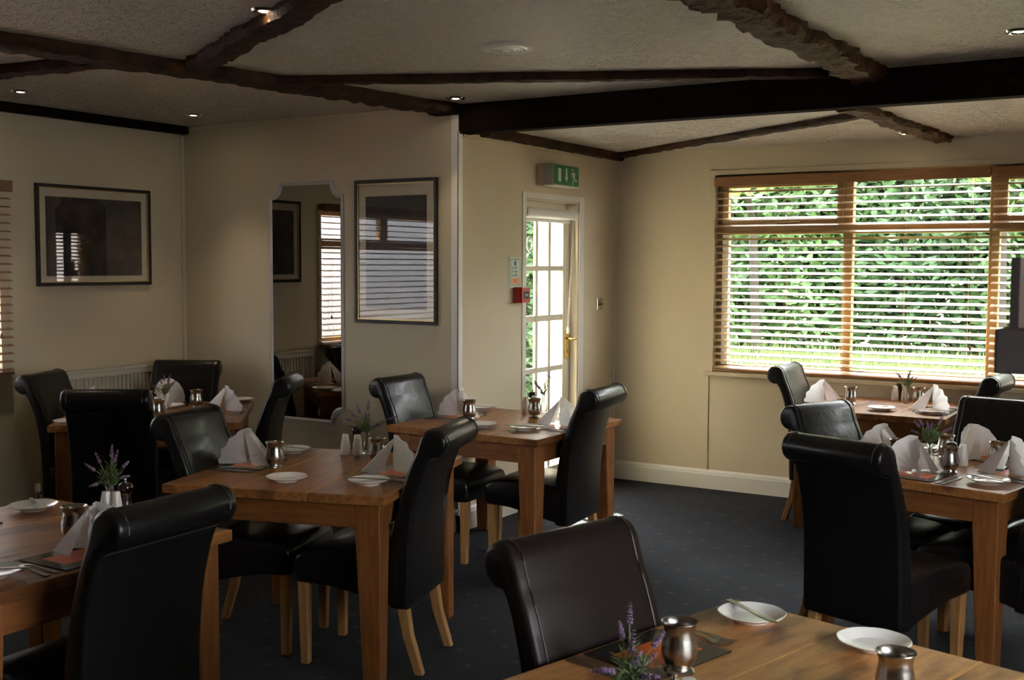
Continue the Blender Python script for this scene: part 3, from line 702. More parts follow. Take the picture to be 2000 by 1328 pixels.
CH = dict(
 C1a=(-2.80, 2.165, 182, 'dark leather chair at the table by the side-wall blind, its tall back hiding a napkin'),
 C2a=(-3.54, 3.64, 16, 'dark leather chair at the table facing the mirror, with its back toward the radiator'),
 C2b=(-2.965, 3.73, 196, 'dark leather chair at the table facing the mirror, opposite the radiator-side chair'),
 C3a=(-5.60, 4.435, 26, 'dark leather chair of the radiator corner table standing under the landscape picture'),
 C3b=(-5.02, 4.15, 126, 'black chair of the radiator corner table seen squarely from behind'),
 C3c=(-5.66, 5.07, -58, 'dark leather chair of the radiator corner table against the mirror wall corner'),
 C3d=(-4.86, 4.785, 211, 'dark leather chair of the radiator corner table standing below the mirror'),
 C4a=(-3.685, 5.31, 3, 'dark leather chair at the door table, in front of the portrait picture wall'),
 C4b=(-3.085, 5.39, 185, 'dark leather chair at the door table, on the side toward the wide window'),
 C6a=(-1.065, 4.605, 70, 'black chair at the four-seat window-side table seen from behind'),
 C6b=(-1.25, 5.235, -20, 'dark leather chair at the four-seat window-side table facing its goblets, front of backrest showing'),
 C6c=(-.906, 5.675, -103, 'black chair at the four-seat window-side table with its back toward the wide window'),
 C6d=(-.722, 5.10, 167, 'black chair at the four-seat window-side table facing the door wall'),
 C7a=(-2.03, 7.33, 0, 'dark leather chair at the table under the wide window, at its door-wall end'),
 C7b=(-1.404, 7.36, 176, 'dark leather chair at the table under the wide window, facing the door wall'))
for k, (x, y, f_, lb) in CH.items(): chair(x, y, f_, lb)
cb = make_chair(M_LEATHER_HAZE); cb.location = (-1.01, 2.34, 0); cb.rotation_euler[2] = R(-16-90)
tag(cb, 'dark leather chair, brown haze painted in, at the table with the bare orange mat', 'chair', G_CH)

# ------------------------------------------------------------------ tables
ZT = .755
def make_table(name, c, ang, W, D, label, plank_m=None):
    t = empty(name, (c[0], c[1], 0), R(ang)); n = 3; th = .038
    for i in range(n):
        x0 = -W/2+W*i/n; x1 = x0+W/n
        p = obj('plank', bx(x0+.0008, x1-.0008, -D/2, D/2, ZT-th, ZT, .004), plank_m or M_PLANK, t)
        if i: obj('joint_strip', bx(x0-.0042, x0+.0042, -D/2+.002, D/2-.002, ZT-.01, ZT+.0006), M_JOINT, t)
    ins = .035; ah = .098
    for s in (-1, 1):
        obj('apron', bx(-W/2+.10, W/2-.10, s*(D/2-ins-.011)-.011, s*(D/2-ins-.011)+.011, ZT-th-ah, ZT-th, .002), M_APRON, t)
        o = obj('apron', bx(-D/2+.10, D/2-.10, -.011, .011, ZT-th-ah, ZT-th, .002), M_APRON, t, loc=(s*(W/2-ins-.011), 0, 0), rz=R(90))
        for q in (-1, 1):
            w0, w1 = .104, .072; cx, cy = s*(W/2-ins+.003), q*(D/2-ins+.003)
            bm = bmesh.new(); rings = []
            for z, w_ in ((ZT-th, w0), (ZT-th-ah-.02, w0), (0, w1)):
                rings.append([bm.verts.new((cx-s*w_*a, cy-q*w_*b, z)) for a, b in ((0, 0), (1, 0), (1, 1), (0, 1))])
            for A, B in zip(rings, rings[1:]):
                for i in range(4): bm.faces.new([A[i], A[(i+1) % 4], B[(i+1) % 4], B[i]])
            bm.faces.new(rings[0]); bm.faces.new(rings[-1])
            bmesh.ops.bevel(bm, geom=bm.edges[:], offset=.004, segments=1, affect='EDGES')
            obj('leg', bm, M_TLEG, t)
    tag(t, label, 'table', 'plank-topped wooden dining tables'); return t
TB = dict(
 T1=((-3.262, 2.245), 0, .98, .97, 'plank-topped wooden table by the side-wall blind'),
 T2=((-3.277, 3.769), 16.5, .965, 1.0, 'plank-topped wooden table facing the mirror'),
 T3=((-5.346, 4.677), 40.5, 1.04, 1.04, 'dark wooden table in the radiator corner'),
 T4=((-3.385, 5.47), -.5, .98, .97, 'plank-topped wooden table by the glazed door'),
 T5=((-1.055+.484-.125, 2.879-.125-.484), -14.5, 1.0, 1.0, 'plank-topped wooden table with a bare orange mat and an empty white plate'),
 T6=((-.985, 5.33), -13, .88, .92, 'plank-topped wooden table laid for four on the window side'),
 T7=((-1.755, 7.40), -.5, .94, .88, 'plank-topped wooden table under the wide window'))
TAB = {}
for k, (c, a, W, D, lb) in TB.items(): TAB[k] = make_table('dining_table', c, a, W, D, lb, M_PLANK_BRIGHT if k == 'T5' else None)
WHERE = dict(T1='on the table by the side-wall blind', T2='on the table facing the mirror', T3='on the radiator corner table', T4='on the table by the glazed door',
             T5='on the table with the bare mat', T6='on the four-seat window-side table', T7='on the table under the window')
def tl(k, u, v, z=0):
    c, a = TB[k][0], R(TB[k][1]); return Vector((c[0]+u*math.cos(a)-v*math.sin(a), c[1]+u*math.sin(a)+v*math.cos(a), ZT+.0008+z))
def tp(px, py, z=0): p = at(px, py, 'z', ZT+z); return Vector((p.x, p.y, ZT+.0008))

# ------------------------------------------------------------------ tableware meshes (shared)
me_gob_body = mesh('goblet', lathe([(.0, .005), (.022, .006), (.031, .003), (.0345, .0), (.035, .003), (.031, .008), (.0262, .0115), (.0255, .015), (.0325, .022), (.0380, .032), (.0400, .045), (.0388, .060), (.0355, .077), (.0334, .089), (.0344, .099), (.0385, .1095), (.0412, .1125), (.0405, .1138), (.0385, .1120), (.0330, .100), (.0318, .089), (.034, .077), (.0370, .060), (.038, .045), (.036, .034), (.030, .026), (0, .024)], 40), M_PEWTER, True)
def plate_mesh():
    seg = 48; wob = lambda i: 1.0
    b = bmesh.new()
    prof = [(0, .004), (.034, .004), (.040, .0), (.044, .0), (.046, .004), (.070, .014), (.0845, .0205), (.085, .0225), (.0835, .0232), (.070, .0180), (.052, .0095), (.048, .0085), (0, .0085)]
    rings = []
    for r_, z in prof:
        if r_ == 0: rings.append([b.verts.new((0, 0, z))]); continue
        rings.append([b.verts.new((r_*(1+(.011*math.cos(8*2*math.pi*i/seg) if r_ > .08 else 0))*math.cos(2*math.pi*i/seg), r_*(1+(.011*math.cos(8*2*math.pi*i/seg) if r_ > .08 else 0))*math.sin(2*math.pi*i/seg), z)) for i in range(seg)])
    for A, B in zip(rings, rings[1:]):
        for i in range(seg):
            q = []
            for v in (A[i % len(A)], A[(i+1) % seg % len(A)], B[(i+1) % seg % len(B)], B[i % len(B)]):
                if v not in q: q.append(v)
            if len(q) > 2: b.faces.new(q)
    return mesh('plate', b, M_CHINA, True)
me_plate = plate_mesh()
me_salt = mesh('salt_shaker', lathe([(0, 0), (.0225, 0), (.0240, .003), (.0240, .020), (.0215, .050), (.0165, .078), (.0150, .092), (.0135, .0965), (0, .0975)], 28), M_CERAMIC, True)
me_mill_b = mesh('mill_body', lathe([(0, 0), (.024, 0), (.0255, .004), (.0245, .02), (.0195, .045), (.0185, .058), (.021, .072), (.0205, .078), (0, .079)], 28), M_DARKWOOD, True)
me_mill_c = mesh('mill_cap', lathe([(0, .080), (.019, .080), (.0245, .088), (.0255, .097), (.022, .107), (.012, .113), (0, .114)], 28), M_DARKWOOD, True)
me_mill_k = mesh('mill_knob', lathe([(0, .112), (.004, .113), (.004, .118), (.0055, .120), (.0055, .125), (.002, .128), (0, .128)], 14), M_CHROME, True)
me_vase = mesh('bud_vase', lathe([(0, .0), (.0185, 0), (.0205, .004), (.0215, .018), (.0205, .032), (.0150, .050), (.0105, .066), (.0098, .082), (.0120, .093), (.0150, .099), (.0142, .0998), (.0110, .093), (.0085, .082), (.0092, .066), (.0135, .050), (.0185, .032), (.0195, .018), (.018, .008), (0, .007)], 28), M_GLASSV, True)
def napkin_mesh(seed, R0=.145, twist=0):
    rnd = random.Random(seed); bm = bmesh.new(); N_ = 24; cols_ = []
    for i in range(N_+1):
        a = R(-96+192*i/N_); zig = (.007 if i % 3 == 1 else -.006 if i % 3 == 2 else 0)*(.6+.6*rnd.random())
        col = []
        for f_ in (.10, .35, .65, .88, 1.0):
            rr = R0*f_*(1-.24*abs(math.sin(a))**1.5*f_+(rnd.random()-.5)*.03*(f_ > .9))
            y = zig*f_-.085*f_*f_*abs(math.sin(a))**1.3+.010*f_*math.cos(a)-.012*f_
            x = rr*math.sin(a)*.84; z = max(.002+.004*(1-f_), .006+rr*math.cos(a)*1.06+.012*f_*abs(math.sin(a)))
            col.append(bm.verts.new((x, y, z)))
        cols_.append(col)
    for A, B in zip(cols_, cols_[1:]):
        for k in range(4): bm.faces.new([A[k], B[k], B[k+1], A[k+1]])
    # folded stand sloping from the peak to the table centre
    top = Vector((0, .002, R0*.985)); toe = .135
    for s in (-1, 1):
        P = []
        for k in range(7):
            t_ = k/6
            P.append((bm.verts.new((s*(.017+.004*math.sin(t_*3)), top.y+toe*t_, max(.003, top.z*(1-t_)))), bm.verts.new((s*(.030+.020*t_), top.y-.004+toe*.35*t_, max(.003, top.z*.9*(1-t_))))))
        for (a, b), (c, d) in zip(P, P[1:]): bm.faces.new([a, c, d, b])
        if s == -1: L0 = [p[0] for p in P]
        else:
            R1 = [p[0] for p in P]
            for k in range(6): bm.faces.new([L0[k], L0[k+1], R1[k+1], R1[k]])
    # tail lying on the mat on the diner's side
    rows2 = []
    for k in range(6):
        t_ = k/5; rows2.append([bm.verts.new((-.075+.05*u+.012*t_*twist, -.045-.085*t_+.01*math.sin(u*3), .004+.012*math.sin(t_*math.pi)*(1-.5*abs(u-.5))+.003*math.sin(u*9))) for u in (0, .33, .66, 1)])
    for A, B in zip(rows2, rows2[1:]):
        for k in range(3): bm.faces.new([A[k], A[k+1], B[k+1], B[k]])
    g = bmesh.ops.solidify(bm, geom=bm.faces[:], thickness=.0022)
    for v in bm.verts: v.co.z = max(v.co.z, .0005)
    me = mesh('napkin', bm, M_LINEN, False)
    for p in me.polygons: p.use_smooth = True
    me.set_sharp_from_angle(angle=R(60)); return me
NAPK = [napkin_mesh(3), napkin_mesh(11, .140, 2), napkin_mesh(23, .150, -2)]
me_mat = mesh('mat_card', bx(-.132, .132, -.112, .112, 0, .004, .001), M_MATB)
me_mato = mesh('orange_panel', bx(-.092, .092, -.058, .058, .004, .0044), M_MATO)
def blade(kind):
    bm = bmesh.new()
    def strip(pts, th):
        L_ = [bm.verts.new((a, y, z+th)) for (a, b, y, z) in pts]+[]; R_ = [bm.verts.new((b, y, z+th)) for (a, b, y, z) in pts]
        L2 = [bm.verts.new((a, y, z)) for (a, b, y, z) in pts]; R2 = [bm.verts.new((b, y, z)) for (a, b, y, z) in pts]
        n = len(pts)
        for i in range(n-1):
            bm.faces.new([L_[i], R_[i], R_[i+1], L_[i+1]]); bm.faces.new([L2[i], L2[i+1], R2[i+1], R2[i]])
            bm.faces.new([L_[i], L_[i+1], L2[i+1], L2[i]]); bm.faces.new([R_[i], R2[i], R2[i+1], R_[i+1]])
        bm.faces.new([L_[0], L2[0], R2[0], R_[0]]); bm.faces.new([L_[-1], R_[-1], R2[-1], L2[-1]])
    if kind == 'knife':
        strip([(-.006, .006, -.105, 0), (-.009, .009, -.100, 0), (-.0075, .0075, -.06, 0), (-.006, .006, -.015, 0), (-.005, .005, -.005, 0), (-.004, .010, .0, .001), (-.004, .012, .05, .001), (-.004, .009, .090, .001), (-.003, .000, .105, .001)], .0035)
    elif kind == 'fork':
        strip([(-.006, .006, -.100, 0), (-.009, .009, -.092, 0), (-.006, .006, -.05, .002), (-.003, .003, .005, .006), (-.004, .004, .025, .005), (-.012, .012, .045, .002), (-.0125, .0125, .055, .001)], .0028)
        for k in range(4):
            x = -.0105+.007*k; strip([(x-.002, x+.002, .054, .001), (x-.0017, x+.0017, .085, .004), (x-.0008, x+.0008, .098, .008)], .002)
    else:
        strip([(-.006, .006, -.100, 0), (-.009, .009, -.092, 0), (-.006, .006, -.05, .002), (-.003, .003, .015, .006), (-.005, .005, .028, .004), (-.016, .016, .045, .002), (-.020, .020, .065, .0005), (-.015, .015, .088, .002), (-.004, .004, .100, .006)], .003)
    return mesh(kind, bm, M_STEEL, True)
ME = {k: blade(k) for k in ('knife', 'fork', 'spoon')}

def put(name, me, loc, rz, label, cat, group, tilt=None):
    o = link(name, me, None, loc, rz)
    if tilt: o.rotation_euler = (tilt[0], tilt[1], rz)
    tag(o, label, cat, group); return o
def goblet(k, p, how): return put('pewter_goblet', me_gob_body, p, random.random()*6, 'pewter goblet '+how, 'goblet', 'pewter goblets')
def plate(k, p, how, knife=None):
    o = put('side_plate', me_plate, p, random.random()*.8, 'white side plate '+how, 'plate', 'white side plates')
    if knife is not None:
        q = put('butter_knife', ME['knife'], p+Vector((0, 0, .0222)), knife, 'butter knife on the white side plate '+how, 'knife', 'butter knives')
    return o
def salt(k, p, how): return put('salt_shaker', me_salt, p, 0, 'white ceramic tapered shaker '+how, 'shaker', 'white ceramic shakers')
def mill(k, p, how):
    t = empty('pepper_mill', p); link('mill_body', me_mill_b, t); c = link('mill_cap', me_mill_c, t); link('mill_knob', me_mill_k, c)
    tag(t, 'small dark pepper mill '+how, 'pepper mill', 'dark pepper mills'); return t
def lavender(k, p, how, seed, spikes, hgt=.15, dense=1.0):
    """a bunch of lavender in a glass bud vase; spikes = list of (azimuth deg, lean deg, length)"""
    v = put('bud_vase', me_vase, p, 0, 'clear glass bud vase '+how, 'vase', 'glass bud vases')
    rnd = random.Random(seed); t = empty('lavender_bunch', (p.x, p.y, p.z+.03))
    bs, bl = bmesh.new(), bmesh.new(); z0 = .062
    for az, lean, ln in spikes:
        d = Vector((math.cos(R(az))*math.sin(R(lean)), math.sin(R(az))*math.sin(R(lean)), math.cos(R(lean))))
        a = Vector((0, 0, -.018)); b = Vector((d.x*.003, d.y*.003, z0)); c = b+d*ln*.6+Vector((0, 0, .012)); e = b+d*ln
        tube([a, b, (b+c)/2, c, e], .0011, 5, bs)
        L_ = .030+.016*rnd.random(); bm = bmesh.new(); ax = (e-c).normalized(); s0 = e
        side = ax.cross(Vector((.3, .5, .8))).normalized(); s2 = ax.cross(side)
        for j in range(7):
            f_ = j/6; rr = .0052*(1-.5*f_)*(1.15 if j % 2 else .9); cc = s0+ax*(L_*f_)
            for q in range(5):
                an = q*1.257+j*.6; pp = cc+(side*math.cos(an)+s2*math.sin(an))*rr*.8
                bmesh.ops.create_icosphere(bm, subdivisions=1, radius=rr*.62, matrix=Matrix.Translation(pp))
        obj('flower_spike', bm, M_LAV, t, True)
        for j in range(int(9*dense)):
            f_ = .05+.65*rnd.random(); pp = b+(e-b)*f_; an = rnd.random()*6.28; l_ = .022+.022*rnd.random()
            o_ = Vector((math.cos(an), math.sin(an), .5+.7*rnd.random())).normalized()*l_; w_ = o_.cross(Vector((0, 0, 1))).normalized()*.0032
            q0 = bl.verts.new(pp); q1 = bl.verts.new(pp+o_*.5+w_+Vector((0, 0, .003))); q2 = bl.verts.new(pp+o_); q3 = bl.verts.new(pp+o_*.5-w_+Vector((0, 0, .003)))
            bl.faces.new([q0, q1, q2, q3])
    obj('stems', bs, M_STEM, t, True); lf = obj('leaves', bl, M_LEAF, t); lf['kind'] = 'stuff'
    tag(t, 'bunch of purple lavender '+how, 'lavender', 'lavender bunches'); return t
SP = lambda s, n, lo, hi, l0, l1: (lambda r: [(r.random()*360, lo+(hi-lo)*r.random(), l0+(l1-l0)*r.random()) for _ in range(n)])(random.Random(s))

DIRS = dict(E=(1, 0, 90), W=(-1, 0, -90), N=(0, 1, 180), S=(0, -1, 0))     # side of the diner; local +y of a setting points to the table centre
def setting(k, side, how, nap=0, lat=0, dn=.0, cut=('knife', 'knife', 'fork', 'fork'), nrot=0, inset=.135, W=None, nlat=0):
    """mat, napkin and cutlery for the diner at one side of a table"""
    c, a, TW, TD, _ = TB[k]; du, dv, ra = DIRS[side]; half = (TW if du else TD)/2
    rz = R(a+ra); ex = Vector((math.cos(rz), math.sin(rz), 0)); ey = Vector((-math.sin(rz), math.cos(rz), 0))
    base = tl(k, du*(half-inset), dv*(half-inset))+ex*lat
    t = empty('place_mat', base, rz); link('card', me_mat, t); link('orange_panel', me_mato, t)
    tag(t, 'black place mat with orange panel '+how, 'place mat', 'black and orange place mats')
    if nap is not None:
        put('napkin', NAPK[nap], base+Vector((0, 0, .0046))+ey*(dn+.02)+ex*nlat, rz+R(nrot), 'folded white fan napkin '+how, 'napkin', 'white fan napkins')
    xs = dict(knife=[.155, .180], fork=[-.155, -.185], spoon=[.205])
    cnt = {}
    for q in cut:
        i = cnt.get(q, 0); cnt[q] = i+1
        put('table_'+q, ME[q], base+ex*xs[q][i]+ey*(-.005-.006*i), rz+R(random.uniform(-3, 3)), '%s %s of the mat %s' % (('inner steel', 'outer steel')[i] if cut.count(q) > 1 else 'steel', q, how), q, 'table cutlery')
    return base, ex, ey

# T1
setting('T1', 'E', 'at the tall-backed chair, side-blind table', 0, lat=-.02, nrot=15, dn=-.045, nlat=.03)
setting('T1', 'W', 'opposite the tall-backed chair, side-blind table', None, cut=('spoon',))
plate('T1', tp(65, 990, .012), 'with dark knife, side-blind table', R(60))
plate('T1', tp(-16, 1119, .012), 'beside the forks of the side-blind table', R(130))
goblet('T1', tp(144, 989, .112), 'partly behind the napkin on the side-blind table')
salt('T1', tp(207, 960, .097), 'first of the pair on the side-blind table'); salt('T1', tp(226, 960, .097), 'nearer the pepper mill on the side-blind table')
mill('T1', tp(245, 936, .125), 'behind the shakers on the side-blind table')
lavender('T1', tp(214, 955, .090), 'before a black chair back on the side-blind table', 5, [(60, 4, .115), (180, 28, .10), (200, 42, .085), (10, 14, .10), (30, 32, .09), (0, 55, .08), (250, 62, .045), (330, 75, .04), (120, 16, .09)], dense=2.2)
# T2
setting('T2', 'W', 'on the radiator side of the mirror table', 0, lat=-.01, nrot=-8, dn=-.03)
setting('T2', 'E', 'on the window side of the mirror table', 1, lat=.0, nrot=20)
plate('T2', tp(560, 940), 'standing empty by the edge of the mirror table')
plate('T2', tp(720, 946), 'beside the forks, mirror table', R(-73))
plate('T2', tp(571, 884), 'behind a goblet on the mirror table', R(100))
goblet('T2', tp(537, 913), 'beside the empty plate on the mirror table'); goblet('T2', tp(737, 904), 'beside the white shakers on the mirror table')
salt('T2', tp(675, 888), 'farther from the vase on the mirror table'); salt('T2', tp(698, 889), 'nearer the vase on the mirror table')
mill('T2', tp(697, 879), 'between shakers and vase on the mirror table')
lavender('T2', tp(717, 886), 'beside the pepper mill on the mirror table', 9, [(200, 52, .10), (190, 38, .105), (170, 26, .11), (120, 12, .115), (80, 5, .12), (210, 60, .07), (25, 55, .13), (10, 45, .06), (300, 20, .08)], dense=2)
# T3
setting('T3', 'N', 'at the wall-corner chair, radiator table', 2, lat=.0, nrot=0, dn=.02)
setting('T3', 'E', 'below the mirror, on the radiator table', 1, nrot=10, nlat=-.03, dn=-.02)
setting('T3', 'W', 'under the landscape picture, on the radiator table', 0)
plate('T3', tp(332, 797), 'beside the vase on the radiator table'); plate('T3', tp(470, 785), 'at the far corner of the radiator table'); plate('T3', tp(135, 828), 'half hidden by a chair back on the radiator table')
goblet('T3', tp(384, 797), 'before the fan napkin on the radiator table'); goblet('T3', tp(309, 819), 'beside the vase on the radiator table')
salt('T3', tp(306, 775, .097), 'on the radiator table'); mill('T3', tp(297, 765, .12), 'on the radiator table')
lavender('T3', tp(322, 803), 'on the radiator table', 13, SP(4, 9, 10, 60, .07, .12), dense=2)
# T4
setting('T4', 'W', 'toward the portrait picture, door table', 2, nrot=-10, lat=-.03)
setting('T4', 'E', 'on the window side of the door table', 1, nrot=15, lat=.02)
plate('T4', tp(940, 834), 'standing empty on the door table'); plate('T4', tp(1025, 840), 'beside the forks, door table', R(-75)); plate('T4', tp(940, 801), 'at the far edge of the door table', R(95))
goblet('T4', tp(917, 820), 'beside the pointed napkin on the door table'); goblet('T4', tp(1044, 816), 'before the shakers on the door table')
salt('T4', tp(1026, 806), 'standing clear of the goblet on the door table'); salt('T4', tp(1043, 804), 'hidden behind the goblet on the door table'); mill('T4', tp(1040, 801), 'against the glazed door panes, on the door table')
lavender('T4', tp(1062, 804), 'seen against the glazed door', 17, [(150, 50, .11), (160, 42, .075), (20, 12, .125), (30, 18, .12), (100, 8, .07), (250, 30, .06)], dense=1.3)
# T5
b5, ex5, ey5 = setting('T5', 'W', 'lying bare on the table of the haze-browned chair', None, lat=-.005, inset=.130)
plate('T5', tp(1468, 1212), 'holding a knife, bare-mat table', R(-125)); plate('T5', tp(1706, 1266), 'standing empty on the bare-mat table')
goblet('T5', tp(1326, 1312), 'standing against the bare orange mat'); goblet('T5', tp(1750, 1273, .113), 'before the empty plate on the bare-mat table')
salt('T5', tp(1346, 1326, .0975), 'beside the goblet on the bare-mat table'); mill('T5', tp(1318, 1316, .126), 'on the bare-mat table')
lavender('T5', tp(1228, 1342, .1), 'before the bare orange mat', 21, [(130, 32, .10), (115, 22, .125), (95, 10, .07), (20, 26, .10), (340, 40, .05), (200, 50, .05), (250, 40, .06), (60, 30, .05), (10, 10, .05)], dense=2.6)
# T6
setting('T6', 'S', 'at the chair seen from behind, four-seat table', 2, lat=0, nrot=-15, dn=.0)
setting('T6', 'W', 'at the grey-lit chair back, four-seat table', 0, lat=.0, nrot=-10)
setting('T6', 'N', 'toward the wide window, on the four-seat table', 1, lat=0, nrot=5)
setting('T6', 'E', 'facing the door wall, on the four-seat table', 0, lat=.0, nrot=0)
plate('T6', tp(1930, 945), 'beside the laid knives on the four-seat table', R(60)); plate('T6', tp(1805, 880), 'behind the vase on the four-seat table')
goblet('T6', tp(1854, 924), 'in front of the pepper mill on the four-seat table'); goblet('T6', tp(1949, 913), 'before the fan napkin toward the window, on the four-seat table')
goblet('T6', tp(1755, 859, .112), 'with only its rim above a napkin, on the four-seat table'); goblet('T6', tp(1848, 850, .112), 'behind the pepper mill on the four-seat table')
mill('T6', tp(1859, 858, .125), 'on the four-seat table'); salt('T6', tp(1881, 868, .097), 'on the four-seat table')
lavender('T6', tp(1815, 908), 'on the four-seat table', 29, SP(8, 10, 8, 65, .06, .12), dense=3)
# T7
def t7(px, py):
    p = tp(px, py); y = 6.965+(p.y-7.0)*.86; return Vector((p.x*y/p.y, y, p.z))
setting('T7', 'W', 'at the door-wall end of the window table', 1, lat=.05, nrot=-8, dn=-.04, nlat=.02); setting('T7', 'E', 'farthest from the door wall, window table', 0, lat=-.05, nrot=12)
plate('T7', t7(1722, 799), 'standing empty on the window table'); plate('T7', t7(1822, 806), 'with a knife, on the window table', R(-80))
goblet('T7', t7(1661, 786), 'beside the napkin near the door-wall end of the window table'); goblet('T7', t7(1794, 787), 'beside the shakers on the window table')
salt('T7', t7(1748, 777), 'on the door-wall side of the mill, window table'); salt('T7', t7(1767, 778), 'next to the goblet, window table'); mill('T7', t7(1756, 774), 'between the shakers on the window table')
lavender('T7', t7(1771, 783), 'against the blind on the window table', 33, SP(12, 7, 8, 45, .06, .11), dense=2)

# ------------------------------------------------------------------ pillar with bracket at the window side
struct('timber_post', bx(-.19, -.125, 2.05, 2.125, 0, ZC, .004), M_BEAMD)
t = empty('wall_bracket', (-.19, 2.09, 1.50))
M_BRK = mat('bracket_wood', (.085, .072, .07), .6)
obj('block', bx(-.115, 0, -.045, .055, -.03, .045, .004), M_BRK, t)
obj('upright', bx(-.098, -.084, -.008, .006, .045, .165, .001), M_BRK, t)
obj('pale_panel', bx(-.084, -.01, -.004, .002, .046, .164, .001), mat('pale_card', (.62, .52, .47), .6), t)
tag(t, 'dark wooden wall bracket holding an upright and pale card', 'bracket')

# ------------------------------------------------------------------ outside
M_GRASS = mat('grass', (.07, .125, .03), .9, var=(3, (.10, .15, .04), .35, .65), bump=(40, .8, 5, .05))
bm = bmesh.new()
gx = [-30, -12, -4.2, 0, 4, 12, 30]; gy = [8.03, 9.2, 10.6, 12.0, 13.2, 16, 40]; gz = [-.15, -.12, .10, .42, .62, .7, .8]
V = [[bm.verts.new((x, y, z)) for x in gx] for y, z in zip(gy, gz)]
for j in range(len(gy)-1):
    for i in range(len(gx)-1): bm.faces.new([V[j][i], V[j][i+1], V[j+1][i+1], V[j+1][i]])
struct('lawn', bm, M_GRASS, True)
M_GRAVEL = mat('gravel', (.26, .255, .245), .9, var=(30, (.20, .195, .19), .4, .6))
struct('gravel_side', bx(-40, XD-T-.01, -30, 8.03, -.3, -.16), M_GRAVEL)
struct('gravel_rear', bx(-40, 40, -40, YF-T-.01, -.3, -.161), M_GRAVEL)
struct('patio', bx(XD-T-3, XC-T-.0, YA+T+.01, 9.6, -.18, -.10), mat('patio_slab', (.55, .54, .51), .85))
o = obj('neighbour_building', bx(-14, -10.5, -9, 9.2, -.2, 6.2), mat('pebble_dash', (.36, .365, .39), .9, bump=(35, 1, 4, .03), var=(28, (.24, .245, .265), .4, .6)))
tag(o, 'grey pebble-dashed building beyond the side window', 'building')
def rough_wall(name, x0, x1, y0, y1, z1, label):
    bm = bx(x0, x1, y0, y1, -.1, z1)
    bmesh.ops.subdivide_edges(bm, edges=bm.edges[:], cuts=24, use_grid_fill=True)
    r_ = random.Random(2)
    for v in bm.verts:
        if v.co.x < x0+.02: v.co.x += r_.uniform(-.03, .03)
    o = obj(name, bm, M_RENDER, None); tag(o, label, 'wall'); return o
rough_wall('garden_wall', -4.83, -4.08, 8.25, 8.5, 3.0, 'rough white rendered garden wall seen through the glazed door')
def leaf_mesh(name, boxes, n, size, m_, seed, parent=None):
    """n small leaves scattered through ellipsoids (cx,cy,cz,rx,ry,rz)"""
    rnd = random.Random(seed); vs_, fs = [], []
    tot = sum(b[3]*b[4]*b[5] for b in boxes)
    for b in boxes:
        for _ in range(int(n*b[3]*b[4]*b[5]/tot)):
            while True:
                q = Vector((rnd.uniform(-1, 1), rnd.uniform(-1, 1), rnd.uniform(-1, 1)))
                if .25 < q.length < 1: break
            c = Vector((b[0]+q.x*b[3], b[1]+q.y*b[4], b[2]+q.z*b[5]))
            u = Vector((rnd.gauss(0, 1), rnd.gauss(0, 1), rnd.gauss(0, .6))).normalized(); v = u.cross(Vector((rnd.gauss(0, 1), rnd.gauss(0, 1), rnd.gauss(0, 1)))).normalized()
            s = size*rnd.uniform(.6, 1.4); i = len(vs_)
            vs_ += [c-u*s, c+v*s*.45, c+u*s, c-v*s*.45]; fs.append((i, i+1, i+2, i+3))
    me = bpy.data.meshes.new(name); me.from_pydata([tuple(v) for v in vs_], [], fs); me.materials.append(m_)
    return link(name, me, parent)
def leafmat(name, c1, c2):
    M = mat(name, c1, .5, var=(2.2, c2, .35, .65)); b = M.node_tree.nodes['Principled BSDF']
    b.inputs['Subsurface Weight'].default_value = 0; b.inputs['Transmission Weight'].default_value = 0; return M
LM = [leafmat('hedge_leaf_dark', (.030, .068, .026), (.060, .12, .045)), leafmat('hedge_leaf_mid', (.055, .11, .04), (.10, .18, .06)), leafmat('hedge_leaf_lime', (.17, .24, .05), (.26, .32, .09))]
M_BARK = mat('bark', (.035, .028, .02), .9)
def bush(x, y, z0, r_, h, m_, seed, n, label, group, size=.055, ex=()):
    t = empty('hedge_bush', (x, y, z0))
    boxes = [(0, 0, h*.45, r_, .75, h*.55)]+list(ex)
    leaf_mesh('foliage', boxes, n, size, m_, seed, t)['kind'] = 'stuff'
    obj('trunk', tube([(0, 0, 0), (.05, .02, h*.3), (-.05, .0, h*.7)], [.07, .05, .02], 7), M_BARK, t)
    tag(t, label, 'bush', group); return t
t = empty('hedge', (-1, 14.0, .6))
hb = [(-10.6, 0, 1.6, 3.9, 0), (-8.6, .1, 1.6, 3.8, 1), (-6.4, .0, 1.6, 3.9, 0), (-4.6, -.1, 1.5, 3.7, 1), (-2.9, .1, 1.5, 3.9, 0), (-1.2, 0, 1.5, 3.4, 1), (.5, .1, 1.5, 3.6, 0), (2.4, 0, 1.6, 3.9, 1), (4.4, .1, 1.7, 3.7, 0), (6.6, 0, 1.8, 3.8, 1)]
for q in (0, 1):
    leaf_mesh('foliage', [(x+1, y, h*.44, r_, .85, h*.56) for x, y, r_, h, k in hb if k == q], 80000, .075, LM[q], 40+q, t)['kind'] = 'stuff'
for x, y, r_, h, k in hb: obj('trunk', tube([(x+1, y, 0), (x+1.05, y, h*.3), (x+.95, y, h*.7)], [.07, .05, .02], 7), M_BARK, t)
tag(t, 'tall dense green hedge beyond the grass bank outside the wide window', 'hedge')
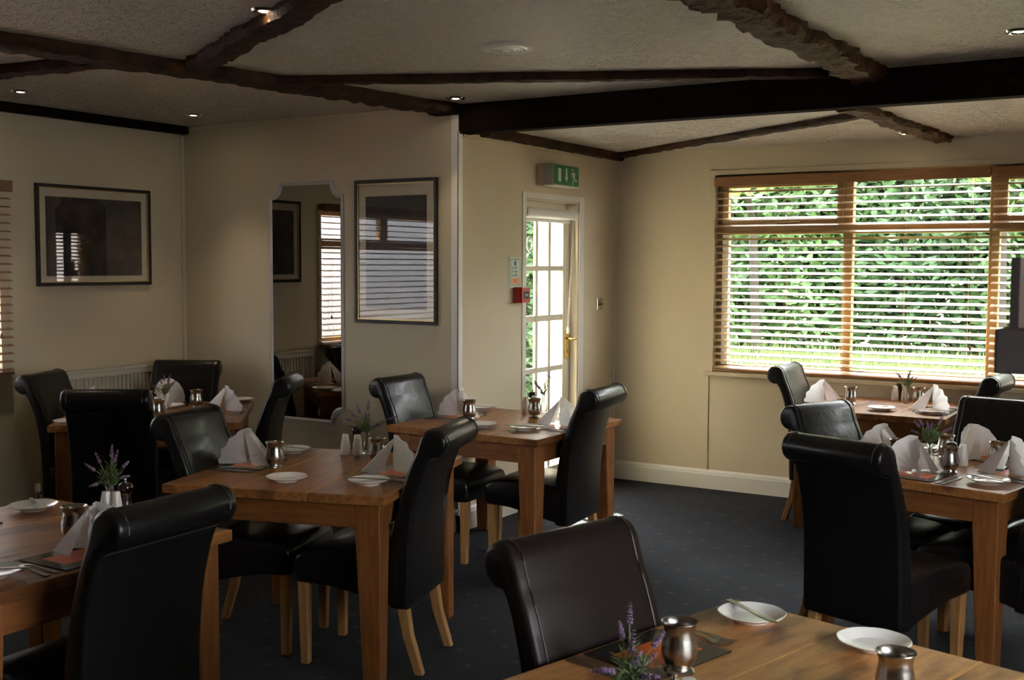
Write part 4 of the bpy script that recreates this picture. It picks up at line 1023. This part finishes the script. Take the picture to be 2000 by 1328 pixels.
for i, (x, y, z, r_) in enumerate([(-4.6, 11.8, 2.75, .8), (-1.9, 11.9, 2.85, .7), (.6, 11.9, 2.75, .9)]):
    t = empty('overhanging_branch', (x, y+1.2, .6))
    leaf_mesh('foliage', [(0, -1.0, z-.6, r_, .5, .38), (.7, -.7, z-.45, r_*.6, .5, .3)], 1400, .06, LM[2], 70+i, t)['kind'] = 'stuff'
    obj('trunk', tube([(0, .1, 0), (0, -.1, z-1.2), (.1, -.7, z-.7), (.3, -1.0, z-.5)], [.06, .05, .03, .015], 7), M_BARK, t)
    tag(t, ['lime green branches before the hedge, behind the door-end window light', 'lime green branches before the hedge, behind the middle of the window', 'lime green branches before the hedge, far along the wide window'][i], 'branch', 'lime branches outside the wide window')
bush(-6.05, 10.0, -.1, .95, 2.9, LM[0], 90, 16000, 'green bush beside the white garden wall, seen through the glazed door', 'bushes outside the door', .05)
bush(-7.6, 11.4, 0, 1.4, 4.0, LM[0], 91, 8000, 'tall dark green bush farther behind the white garden wall', 'bushes outside the door', .06)
# long grass on the bank
rnd = random.Random(5); vs_, fs = [], []
def gzf(y):
    for (a, za), (b, zb) in zip(zip(gy, gz), zip(gy[1:], gz[1:])):
        if a <= y <= b: return za+(zb-za)*(y-a)/(b-a)
    return .7
for _ in range(16000):
    x = rnd.uniform(-4.9, 4); y = rnd.uniform(9.2, 12.9); z = gzf(y); h = rnd.uniform(.08, .30); dx, dy = rnd.gauss(0, .06), rnd.gauss(0, .06); i = len(vs_); a = rnd.random()*3.14; cx, cy = .008*math.cos(a), .008*math.sin(a)
    vs_ += [(x-cx, y-cy, z-.02), (x+cx, y+cy, z-.02), (x+dx, y+dy, z+h)]; fs.append((i, i+1, i+2))
me = bpy.data.meshes.new('long_grass'); me.from_pydata(vs_, [], fs); me.materials.append(mat('grass_blade', (.09, .16, .035), .6, var=(4, (.15, .20, .07), .35, .65)))
o = link('long_grass', me); tag(o, 'long pale green grass on the bank outside the window', 'grass', kind='stuff')
